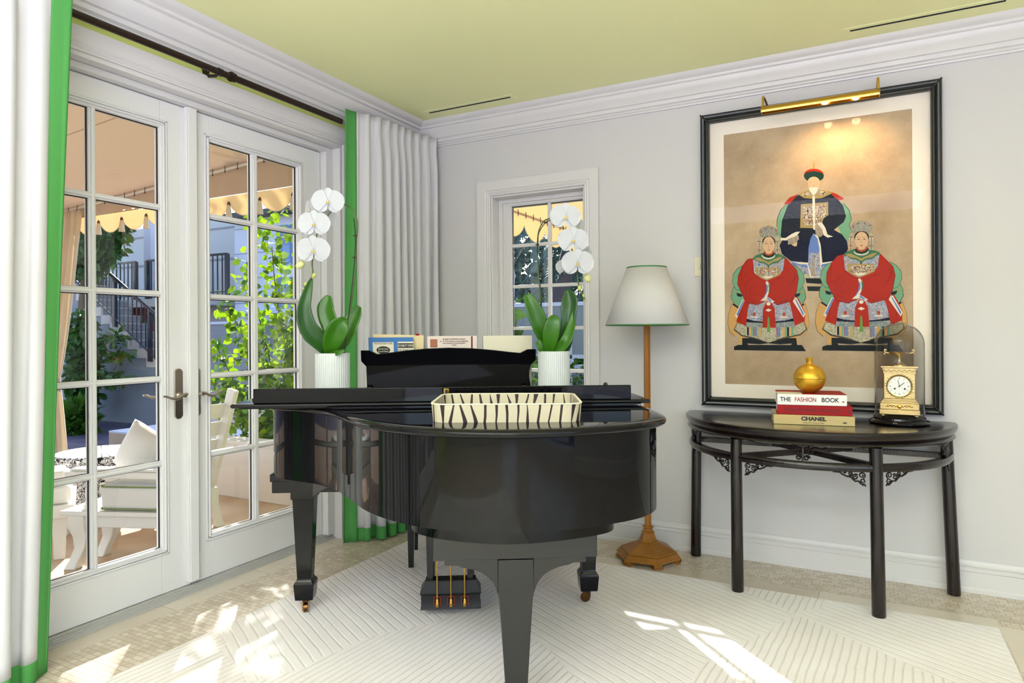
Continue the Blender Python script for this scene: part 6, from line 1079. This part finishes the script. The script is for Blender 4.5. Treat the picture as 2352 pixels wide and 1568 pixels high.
# smaller awning outside the little window
aw2 = thing('awning', 'yellow canvas awning with scalloped edge seen through the small window', 'awning', (0, 0, 0), group='canvas awnings with scalloped valances')
MB().box(.35, .26, 2.40, 3.4, 2.3, 2.404).build('roof_canvas', 'awning_yellow', aw2)
MB().box(.349, .26, 2.235, .352, 2.3, 2.40).build('side_panel', 'awning_yellow', aw2)
m = MB(); m.tube([(.365, .26, 2.235), (.365, 2.3, 2.235)], .011, n=8); m.tube([(.365, 2.28, 2.235), (3.4, 2.28, 2.235)], .011, n=8); m.tube([(.365, 1.55, 2.235), (.365, 1.55, 2.40)], .01, n=6); m.build('curtain_track', 'awning_tan', aw2)
for k in range(12):
    y = .5+.14*k; m = MB(); m.tube([(.375, y, 2.26), (.378, y, 2.22), (.374, y, 2.205)], .0035, n=5); m.build('track_hook', 'bronze_dark', aw2)
valance((.35, .26), (0, 1), 5, .41, 2.235, 2.155, 2.04, aw2, tass=False); valance((.35, 2.3), (1, 0), 7, .41, 2.40, 2.155, 2.04, aw2, tass=False)
# tied back drape at the far corner of the terrace
dr = thing('outdoor_drape', 'tan outdoor drape tied back at the far corner of the terrace awning', 'drape', (0, 0, 0))
def drape(z0, z1, f, name, n=24):
    m = MB(); G = []
    for i in range(n+1):
        v = i/n; z = z0+(z1-z0)*v; cx_, hw = f(z)
        G.append([(cx_+hw*(k/45), .20+.045*math.sin(k*.62+.3*z)+.015*math.sin(k*1.7+z), z) for k in range(-45, 46)])
    m.grid(G); return m.build(name, 'drape_tan', dr, smooth=179, solid=.003)
def fw(z):
    if z > .78: t = (z-.78)/(2.58-.78); return -5.06+.16*t**.8, .17+.30*t**.75
    t = (.78-z)/.9; return -5.06, .17+.16*t**.7
drape(2.58, .66, fw, 'upper_cloth'); drape(.70, -.11, fw, 'lower_cloth')
m = MB(); G = [[(-5.06+.185*math.cos(a), .20+.075*math.sin(a), z) for a in [2*PI*k/24 for k in range(25)]] for z in (.66, .80)]; m.grid(G); m.build('tie_band', 'drape_tan', dr, smooth=179, solid=.004)

# ---------------- garden stairs with iron railing
st = thing('garden_stairs', 'grey stucco garden staircase with pale stone steps beyond the terrace', 'stairs', (0, 0, 0))
SX, SZ, RUN, RIS = -8.563, 1.467, .2485, .1435     # nose of one step; going down to the right
steps = [(SX+RUN*k, SZ-RIS*k) for k in range(-5, 10)]
pts = [(-12.0, -.2), (-12.0, steps[0][1]+RIS)]
for x, z in steps: pts += [(x, z+RIS), (x, z)]
pts = [(x, max(-.2, z)) for x, z in pts]; pts.append((steps[-1][0], -.2))
m = MB(); m.prism(pts, 3.0, 3.55, axis='y'); m.build('stair_block', 'stucco_grey', st)
m = MB()
for x, z in steps[:-2]: m.box(x-.002, 2.985, z, x+RUN*1.0, 4.2, z+RIS-RIS+.001) if 0 else m.box(x-RUN+.0, 2.985, z, x+.004, 3.02, z+RIS+.004)
m.build('step_facing', 'stair_stone', st)
m = MB()
for x, z in steps[:-2]: m.box(x-RUN, 3.0, z+RIS-.0, x+.01, 3.55, z+RIS+.012)
m.build('tread', 'stair_stone', st)
ra = thing('stair_railing', 'dark blue black iron railing with twisted balusters running down the garden stairs', 'railing', (0, 0, 0))
def rail_z(x): return 2.468-(x+8.745)*.585
def rail_b(x): return 1.797-(x+8.752)*.612
m = MB(); m.tube([(-10.2, 2.95, rail_z(-10.2)), (-6.4, 2.95, rail_z(-6.4))], .03, n=8); m.build('handrail', 'iron_black', ra, smooth=60)
m = MB(); m.tube([(-10.2, 2.95, rail_b(-10.2)), (-6.4, 2.95, rail_b(-6.4))], .016, n=6); m.build('bottom_rail', 'iron_black', ra)
for x in (-8.36, -7.42, -6.48, -9.30): m = MB(); m.box(x-.028, 2.925, rail_b(x)-.14, x+.028, 2.98, rail_z(x)); m.build('rail_post', 'iron_black', ra)
for k in range(31):
    x = -10.1+.117*k
    if min(abs(x-p) for p in (-8.36, -7.42, -6.48, -9.30)) < .05: continue
    m = MB(); m.tube([(x, 2.95, rail_b(x)), (x, 2.95, rail_z(x))], .010, n=5)
    if k % 2:
        for j in range(9): z = rail_b(x)+.12+(rail_z(x)-rail_b(x)-.24)*j/8; m.ball((x, 2.95, z), .017, 1, 1, 1.1, n=3)
    m.build('baluster', 'iron_black', ra)
# landing, its railing, the neighbouring houses
m = MB(); m.box(-16, 4.2, -.2, -4.4, 4.6, 1.90); m.box(-12, 3.6, 1.78, -6.9, 4.6, 1.92); struct(m.build('trim_12', 'siding_shade'))
ra2 = thing('landing_railing', 'black iron railing of the upper landing in front of the grey house', 'railing', (0, 0, 0))
for (xa, xb) in ((-10.0, -8.95), (-8.62, -6.5)):
    m = MB(); m.box(xa, 3.68, 2.60, xb, 3.72, 2.635); m.box(xa, 3.69, 1.98, xb, 3.71, 2.00); m.build('handrail', 'iron_black', ra2)
    n = int((xb-xa)/.115)
    for k in range(n+1):
        x = xa+(xb-xa)*k/n; w_ = .03 if k in (0, n) else .009
        m = MB(); m.box(x-w_, 3.70-w_, 1.92, x+w_, 3.70+w_, 2.62); m.build('baluster', 'iron_black', ra2)
h1 = thing('neighbour_house', 'grey stuccoed house with a white column behind the garden stairs', 'house', (-9, 6, -.2), group='neighbouring houses')
m = MB(); m.box(-7, -1.2, 0, 2.28, 4, 3.7); m.build('wall', 'siding_shade', h1)
m = MB(); m.box(.21, -2.25, 2.1, .41, -2.05, 5.2); m.build('column', 'siding', h1)
m = MB(); m.box(-7, -1.215, 2.9, 2.3, -1.2, 2.94); m.box(-7, -1.215, 3.5, 2.3, -1.2, 3.53); m.build('band', 'stucco_grey', h1)
h2 = thing('neighbour_house', 'pale lilac house with blue windows and a dark eave beyond the bush', 'house', (-6, 5, -.2), group='neighbouring houses')
m = MB(); m.box(-.68, -1.0, 0, 1.6, 5, 3.42); m.build('wall', ['siding', 'siding_shade'], h2)
m = MB()
for z in (2.0, 2.42, 2.84, 3.26): m.box(-.69, -1.004, z, 1.61, -1.0, z+.012)
m.build('panel_joint', 'stucco_grey', h2)
m = MB(); m.box(-.75, -1.08, 2.02-.2, 1.7, -1.0, 2.08-.2); m.build('string_course', 'siding', h2)
m = MB(); m.hexa([(-.69, -1.25, 3.42), (1.75, -1.25, 3.42), (1.75, 5, 3.42), (-.69, 5, 3.42)], [(-.69, -1.25, 3.50), (1.75, -1.25, 3.50), (1.75, 5, 4.3), (-.69, 5, 4.3)])
m.build('roof', 'roof_dark', h2)
for x, z0, z1 in ((.35, 2.60, 3.25), (.35, 1.85, 2.40), (1.0, 2.60, 3.25)):
    m = MB(); m.box(x-.05, -1.02, z0-.05, x+.45, -1.0, z1+.05); fr_ = m.build('window', 'siding', h2); MB().box(x, -1.03, z0, x+.4, -1.02, z1).build('pane', 'blue_glass', fr_)
# retaining wall and broad steps right of the stairs
m = MB(); m.box(-6.28, 3.02, -.2, -4.9, 3.3, 1.43); m.box(-6.28, 3.0, 1.43, -4.85, 3.32, 1.47, 1); tag(m.build('retaining_wall', ['stucco_grey', 'siding']), 'bluish grey retaining wall behind the leafy bush', 'wall')
bs = thing('broad_steps', 'lilac stone garden steps behind the bush beyond the low white wall', 'steps', (0, 0, 0))
for k in range(4): MB().box(-5.6, 2.2+.32*k-.2, -.2, -2.9, 2.98, -.04+.16*k).build('step', 'stair_stone', bs)
for k in range(7):
    x = -4.95+.09*k
    if k < 5: pass
gr = MB(); gr.box(-2.9, .25, -.2, 6, 2.2, -.17); struct(gr.build('lawn', 'grass'))

# ---------------- plants
def leaves_mesh(name, mt, par, centers, size, rng, elong=1.5, droop=0.3):
    V, Fc = [], []
    C_ = np.array(centers); n = len(C_)
    th = rng.uniform(0, 2*PI, n); ph = rng.normal(0, .6, n)-droop; sc = size*rng.uniform(.6, 1.3, n)
    for i in range(n):
        d = np.array([math.cos(th[i])*math.cos(ph[i]), math.sin(th[i])*math.cos(ph[i]), math.sin(ph[i])]); r_ = rng.normal(size=3); s_ = np.cross(d, r_); s_ /= np.linalg.norm(s_)+1e-9
        nn = np.cross(d, s_); w = sc[i]*.5; l = sc[i]*elong; c = C_[i]; b = len(V)
        V += [c, c+d*l*.30+s_*w*.8+nn*.10*w, c+d*l*.65+s_*w*.75+nn*.1*w, c+d*l, c+d*l*.65-s_*w*.75+nn*.1*w, c+d*l*.30-s_*w*.8+nn*.10*w]
        Fc += [(b, b+1, b+2, b+3), (b, b+3, b+4, b+5)]
    me = bpy.data.meshes.new(name); me.from_pydata([tuple(v) for v in V], [], Fc); me.materials.append(MATS[mt])
    o = bpy.data.objects.new(name, me); col.objects.link(o); o.parent = par; return o
rng = np.random.default_rng(7)
bush = thing('leafy_bush', 'tall backlit yellow green bush arching over the low wall behind the right french door', 'bush', (-2.05, .75, -.2))
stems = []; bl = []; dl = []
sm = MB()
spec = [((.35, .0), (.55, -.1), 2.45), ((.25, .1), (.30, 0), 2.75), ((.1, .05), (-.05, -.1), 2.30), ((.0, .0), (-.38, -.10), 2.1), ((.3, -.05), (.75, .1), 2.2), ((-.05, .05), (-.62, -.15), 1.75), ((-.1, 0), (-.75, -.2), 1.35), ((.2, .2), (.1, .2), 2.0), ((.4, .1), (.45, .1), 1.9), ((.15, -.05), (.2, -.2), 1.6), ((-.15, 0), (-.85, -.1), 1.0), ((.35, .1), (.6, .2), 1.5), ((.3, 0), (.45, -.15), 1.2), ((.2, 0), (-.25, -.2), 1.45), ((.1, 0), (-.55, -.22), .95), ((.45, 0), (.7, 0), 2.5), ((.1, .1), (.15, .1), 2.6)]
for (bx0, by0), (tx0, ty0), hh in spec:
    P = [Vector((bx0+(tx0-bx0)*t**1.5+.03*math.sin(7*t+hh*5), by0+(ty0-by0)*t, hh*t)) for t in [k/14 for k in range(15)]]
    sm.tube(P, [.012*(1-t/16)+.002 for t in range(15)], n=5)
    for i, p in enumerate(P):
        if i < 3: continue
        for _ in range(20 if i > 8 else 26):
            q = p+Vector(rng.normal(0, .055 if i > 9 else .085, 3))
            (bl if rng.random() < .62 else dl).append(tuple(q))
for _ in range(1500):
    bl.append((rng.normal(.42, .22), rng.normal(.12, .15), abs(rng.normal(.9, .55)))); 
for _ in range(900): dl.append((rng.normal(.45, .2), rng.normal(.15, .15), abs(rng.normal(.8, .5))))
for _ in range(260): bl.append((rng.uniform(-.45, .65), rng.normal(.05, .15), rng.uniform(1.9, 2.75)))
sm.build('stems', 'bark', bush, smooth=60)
leaves_mesh('foliage', 'bush_leaf', bush, bl, .068, rng, 1.25); leaves_mesh('darker_foliage', 'bush_leaf2', bush, dl, .06, rng, 1.3)  # second set in a darker green, mixed in at random
def cloud(c, r, n): return [tuple(np.array(c)+np.array(r)*(v/np.linalg.norm(v))*rng.random()**.4) for v in rng.normal(size=(n, 3))]
tt_ = thing('dapple_tree', 'unseen thin leaved tree above the awning, added to dapple the sunlight', 'tree', (-4.0, 3.8, -.2))  # hidden from view, added to break the sun into dapples
leaves_mesh('foliage', 'tree_leaf', tt_, cloud((-.95, .1, 5.35), (1.25, 1.1, .8), 150), .17, rng, 1.4)
MB().tube([(0, 0, 0), (-.2, 0, 2.4), (-.7, .05, 4.9)], [.10, .08, .04], n=8).build('trunk', 'bark', tt_, smooth=60)
tr = thing('evergreen_tree', 'dark green leafy tree hanging over the top of the garden stairs', 'tree', (-8.25, 2.2, -.2))
leaves_mesh('foliage', 'tree_leaf', tr, cloud((-.25, .35, 3.15), (.85, .5, .75), 2600)+cloud((.35, .35, 3.45), (.5, .4, .4), 700), .10, rng, 1.7)
MB().tube([(-.6, .5, 0), (-.5, .4, 1.5), (-.2, .35, 3.0)], [.09, .07, .04], n=8).build('trunk', 'bark', tr, smooth=60)
sh_ = thing('shrub', 'green shrub growing beside the tied outdoor drape', 'bush', (-8.35, 2.35, -.2))
leaves_mesh('foliage', 'tree_leaf', sh_, cloud((-.05, .1, 1.0), (.27, .25, .95), 1300)+cloud((.55, .2, 1.42), (.55, .12, .10), 90)+cloud((.5, .2, 1.15), (.5, .12, .08), 70)+cloud((.55, .1, .80), (.6, .15, .10), 170), .085, rng, 1.8)
MB().tube([(0, .2, 0), (.05, .2, .8)], [.03, .015], n=6).build('stems', 'bark', sh_)
g2_ = thing('grass_clump', 'bright green grassy clump on the ground beside the planter block', 'plant', (-7.55, 1.9, -.2))
leaves_mesh('foliage', 'bush_leaf2', g2_, cloud((0, 0, .2), (.16, .2, .22), 320), .10, rng, 2.6, droop=-.6)
gc = tag(leaves_mesh('ground_cover', 'bush_leaf2', None, [(rng.uniform(-3.4, -1.1), rng.uniform(.28, .8), -.15+abs(rng.normal(0, .12))) for _ in range(900)], .05, rng, 1.3), 'low green ground cover behind the low white wall', 'plants', kind='stuff')
ds = thing('dark_shrub', 'dark shrub just outside the small window at its left edge', 'bush', (-.15, 1.25, -.2))
leaves_mesh('foliage', 'tree_leaf', ds, cloud((0, 0, .95), (.42, .35, .85), 3000), .09, rng, 1.6); MB().tube([(0, 0, 0), (.02, 0, .9)], [.03, .015], n=6).build('stems', 'bark', ds)
# beyond the small window: palms, hedge, grey screen
def palm(loc, hh, lean_, label, nf=20, fl=1.9):
    p = thing('palm_tree', label, 'palm tree', loc, group='palm trees outside the small window')
    P = [Vector((lean_*t*t, 0, hh*t)) for t in [k/8 for k in range(9)]]; MB().tube(P, [.21-.01*k for k in range(9)], n=12).build('trunk', 'palm_trunk', p, smooth=60)
    top_ = P[-1]; V = MB()
    for f in range(nf):
        a = 2*PI*f/nf+.3*math.sin(f*5); el = .9-.16*(f % 5); m = MB(); prev = []
        rib = [top_+Vector((math.cos(a), math.sin(a), 0))*(fl*t)+Vector((0, 0, el*t*fl*.7-1.15*fl*t*t)) for t in [k/9 for k in range(10)]]
        m.tube(rib, .012, n=4); sd = Vector((-math.sin(a), math.cos(a), 0))
        for k in range(2, 50):
            t = k/50*9; i = int(t); c = rib[i].lerp(rib[min(i+1, 9)], t-i); L_ = .42*math.sin(PI*min(1, k/50*.9+.1))
            for s_ in (-1, 1):
                e_ = c+sd*s_*L_*.7+Vector((math.cos(a)*.12, math.sin(a)*.12, -L_*.65)); w_ = Vector((math.cos(a), math.sin(a), 0))*.018
                try: m.bm.faces.new([m.bm.verts.new(q) for q in (c-w_, c+w_, e_)])
                except Exception: pass
        m.build('frond', 'palm_leaf', p)
palm((-1.15, 7.0, -.2), 3.3, .35, 'nearer palm tree with a thick trunk beyond the small window, at its centre'); palm((-2.35, 7.6, -.2), 3.6, .5, 'palm tree beyond the small window, the left one', 18)
palm((-1.6, 9.0, -.2), 2.6, -.3, 'distant palm crown low in the right half of the small window', 18, 2.0)
hd = tag(leaves_mesh('hedge', 'tree_leaf', None, [(rng.uniform(-5.4, -1.5), rng.uniform(10.2, 10.8), rng.uniform(-.2, 2.1)) for _ in range(8200)], .16, rng, 1.5), 'dark green hedge far behind the grey screens outside the small window', 'hedge', kind='stuff')
for k, (x0, x1, z1, nm) in enumerate(((-1.62, -.62, 1.62, 'grey mesh screen panel outside the small window, the left one'), (-.52, .6, 1.62, 'grey mesh screen panel outside the small window, the right one'))):
    sc_ = thing('screen_panel', nm, 'screen', (0, 4.2, -.2), group='grey mesh screens outside the small window')
    m = MB(); m.box(x0, -.02, .05, x1, .02, 1.0); m.box(x0, -.02, 1.17, x1, .02, z1+.2); m.build('mesh_infill', 'screen_grey', sc_)
    m = MB()
    for z in (0, 1.0, 1.13, z1+.2): m.box(x0-.03, -.03, z, x1+.03, .03, z+.05)
    m.box(x0-.03, -.03, 0, x0, .03, z1+.2); m.box(x1, -.03, 0, x1+.03, .03, z1+.2); m.build('screen_frame', 'siding', sc_)
bt = thing('dark_tree', 'dark leafy tree far behind the palms outside the small window', 'tree', (-4.9, 12.5, -.2))
leaves_mesh('foliage', 'palm_leaf', bt, cloud((0, 0, 3.3), (1.5, .5, 1.0), 800)+cloud((-.8, 0, 2.3), (.9, .5, .7), 700)+cloud((.7, 0, 2.4), (.8, .5, .7), 650), .17, rng, 1.6)
MB().tube([(0, 0, 0), (0, 0, 2.6)], [.14, .09], n=8).build('trunk', 'bark', bt)
lh = tag(leaves_mesh('flowering_hedge', 'bush_leaf2', None, [(rng.uniform(-2.2, 1.2), rng.uniform(3.3, 3.7), rng.uniform(-.2, .98)) for _ in range(4200)], .05, rng, 1.3), 'low flowering hedge in front of the grey screens outside the small window', 'hedge', kind='stuff')

# ---------------- terrace furniture: armchair daybed, patterned table, second chair
def daybed():
    r = thing('lounge_chair', 'white painted wooden lounge armchair with piped cushions on the terrace behind the left door', 'outdoor chair', (-1.33, -1.60, GZ), math.radians(22))
    m = MB(); m.box(-.02, 0, .245, .66, .30, .33); m.box(-.045, -.028, .318, .675, .32, .345); m.build('seat_frame', 'white_paint', r, bevel=.006)
    for x, y in ((.05, .035), (.61, .035), (.05, .27), (.61, .27)):
        m = MB(); R4 = []
        for z, o_, h in ((.33, 0, .052), (.25, .0, .052), (.19, .012, .046), (.12, .006, .034), (.05, -.016, .030), (0, -.030, .036)):
            s_ = -1 if x > .4 else 1; R4.append([(x+o_*-s_*-1-h, y-h+o_, z), (x+o_*-s_*-1+h, y-h+o_, z), (x+o_*-s_*-1+h, y+h+o_, z), (x+o_*-s_*-1-h, y+h+o_, z)])
        m.rings(R4); m.build('leg', 'white_paint', r, bevel=.006)
    def cushion(x0, y0, z0, x1, y1, z1, nm='seat_cushion'):
        m = MB(); m.box(x0, y0, z0, x1, y1, z1); c = m.build(nm, 'cushion', r, bevel=.035, segs=4)
        m = MB()
        for z in (z0+.012, z1-.012): m.tube([(x0+.02, y0-.002, z), (x1-.02, y0-.002, z), (x1+.002, y0+.02, z), (x1+.002, y1-.02, z), (x0+.02, y1, z), (x0-.002, y1-.02, z), (x0-.002, y0+.02, z), (x0+.02, y0-.002, z)], .005, n=6)
        m.build('piping', 'piping', c)
    cushion(.19, .0, .345, .655, .29, .50)
    m = MB(); m.lathe([(.040, .345), (.040, .365), (.030, .372), (.034, .385), (.026, .392), (.031, .43), (.024, .50), (.028, .53), (.034, .535)], .10, .05, n=20); m.build('arm_post', 'white_paint', r, smooth=40)
    m = MB(); m.box(-.02, -.015, .535, .66, .10, .575); m.box(.0, .0, .575, .64, .09, .590); m.build('armrest', 'white_paint', r, bevel=.008)
    return r
daybed()
r2 = thing('lounge_ottoman', 'white wooden footstool with cushion left of the lounge armchair', 'ottoman', (-1.95, -1.62, GZ), math.radians(60))
m = MB(); m.box(-.5, -.35, .26, .35, .35, .34); m.build('seat_frame', 'white_paint', r2, bevel=.006)
m = MB(); m.box(-.48, -.33, .34, .33, .33, .46); m.build('seat_cushion', 'cushion', r2, bevel=.035, segs=4)
m = MB(); m.box(-.48, -.35, .455, .30, -.1, .55); m.build('armrest', 'white_paint', r2, bevel=.01)
for x, y in ((-.42, -.28), (.27, -.28), (-.42, .28), (.27, .28)):
    m = MB(); m.rings([[(x-h, y-h, z), (x+h, y-h, z), (x+h, y+h, z), (x-h, y+h, z)] for z, h in ((.27, .045), (.12, .033), (0, .03))]); m.build('leg', 'white_paint', r2, bevel=.005)
pw = thing('throw_pillow', 'white throw pillow leaning on the lounge armchair', 'pillow', (-1.20, -1.24, .52), math.radians(10))
m = MB(); G = []
for s_ in (1, -1):
    G = [[(u*.17, s_*.065*(1-u**4)*(1-v**4)*(1-.3*(u*u*v*v)), v*.16*(1-.05*abs(u)**3)) for u in [-1+2*k/12 for k in range(13)]] for v in [-1+2*k/12 for k in range(13)]]
    m.grid(G)
bmesh.ops.remove_doubles(m.bm, verts=m.bm.verts, dist=.001)
for v in m.bm.verts: v.co = Matrix.Rotation(math.radians(-12), 3, 'X') @ (Matrix.Rotation(math.radians(24), 3, 'Y') @ v.co)
m.build('pillow', 'cushion', pw, smooth=179)
dt = thing('drum_table', 'round garden table with black and white geometric pattern on the terrace', 'table', (-2.37, -.80, GZ))
m = MB(); m.lathe([(.26, 0), (.20, .18), (.22, .30), (.29, .40), (.30, .44)], n=40); m.build('table_body', 'table_pattern', dt, smooth=60)
m = MB(); m.lathe([(.30, .44), (.315, .455), (.315, .475), (.305, .485)], n=48); m.build('table_rim', 'table_pattern', dt)
mp_, n_, o_ = newmat('table_top_rays'); N = n_.nodes.new; bs_ = N('ShaderNodeBsdfPrincipled'); bs_.inputs['Roughness'].default_value = .3
tc = N('ShaderNodeTexCoord'); gr_ = N('ShaderNodeTexGradient'); gr_.gradient_type = 'RADIAL'; L(n_, tc.outputs['Object'], gr_.inputs[0]); pg = N('ShaderNodeMath'); pg.operation = 'PINGPONG'; pg.inputs[1].default_value = 1/72; L(n_, gr_.outputs['Fac'], pg.inputs[0])
lt = N('ShaderNodeMath'); lt.operation = 'LESS_THAN'; lt.inputs[1].default_value = .0028; L(n_, pg.outputs[0], lt.inputs[0]); mx_ = N('ShaderNodeMix'); mx_.data_type = 'RGBA'; mx_.inputs['A'].default_value = (*srgb('#e6e9ee'), 1); mx_.inputs['B'].default_value = (*srgb('#3d4654'), 1); L(n_, lt.outputs[0], mx_.inputs['Factor']); L(n_, mx_.outputs['Result'], bs_.inputs['Base Color']); L(n_, bs_.outputs[0], o_.inputs[0])
m = MB(); m.lathe([(.304, .4855), (.304, .489)], n=48); m.build('table_top', 'table_top_rays', dt)
c2 = thing('slatted_chair', 'white wooden chair with leaning back seen through the right french door', 'outdoor chair', (-1.37, -.60, GZ), 0)
for y in (-.42, .0):
    m = MB(); m.hexa([(-.04, y-.02, .28), (.03, y-.02, .28), (.03, y+.02, .28), (-.04, y+.02, .28)], [(.20, y-.02, 1.00), (.28, y-.02, .98), (.28, y+.02, .98), (.20, y+.02, 1.00)]); m.build('back_post', 'white_paint', c2, bevel=.006)
m = MB()
for k in range(4): m.hexa([(.0+.045*k, -.41, .40+.13*k), (.02+.045*k, -.41, .40+.13*k), (.02+.045*k, -.01, .40+.13*k), (.0+.045*k, -.01, .40+.13*k)], [(.03+.045*k, -.41, .50+.13*k), (.05+.045*k, -.41, .50+.13*k), (.05+.045*k, -.01, .50+.13*k), (.03+.045*k, -.01, .50+.13*k)])
m.build('back_slats', 'white_paint', c2)
m = MB(); m.box(-.62, -.44, .25, .02, .02, .33); m.build('seat_frame', 'white_paint', c2, bevel=.006)
m = MB(); m.box(-.60, -.43, .33, -.02, .01, .44); m.build('seat_cushion', 'cushion', c2, bevel=.03, segs=3)
for x in (-.58, -.0):
    for y in (-.40, .0):
        m = MB(); s_ = 1 if x > -.3 else -1; m.rings([[(x+o_-h, y-h, z), (x+o_+h, y-h, z), (x+o_+h, y+h, z), (x+o_-h, y+h, z)] for z, o_, h in ((.27, 0, .035), (.14, .02*s_, .028), (.04, .07*s_, .024), (0, .085*s_, .03))]); m.build('leg', 'white_paint', c2, bevel=.004)
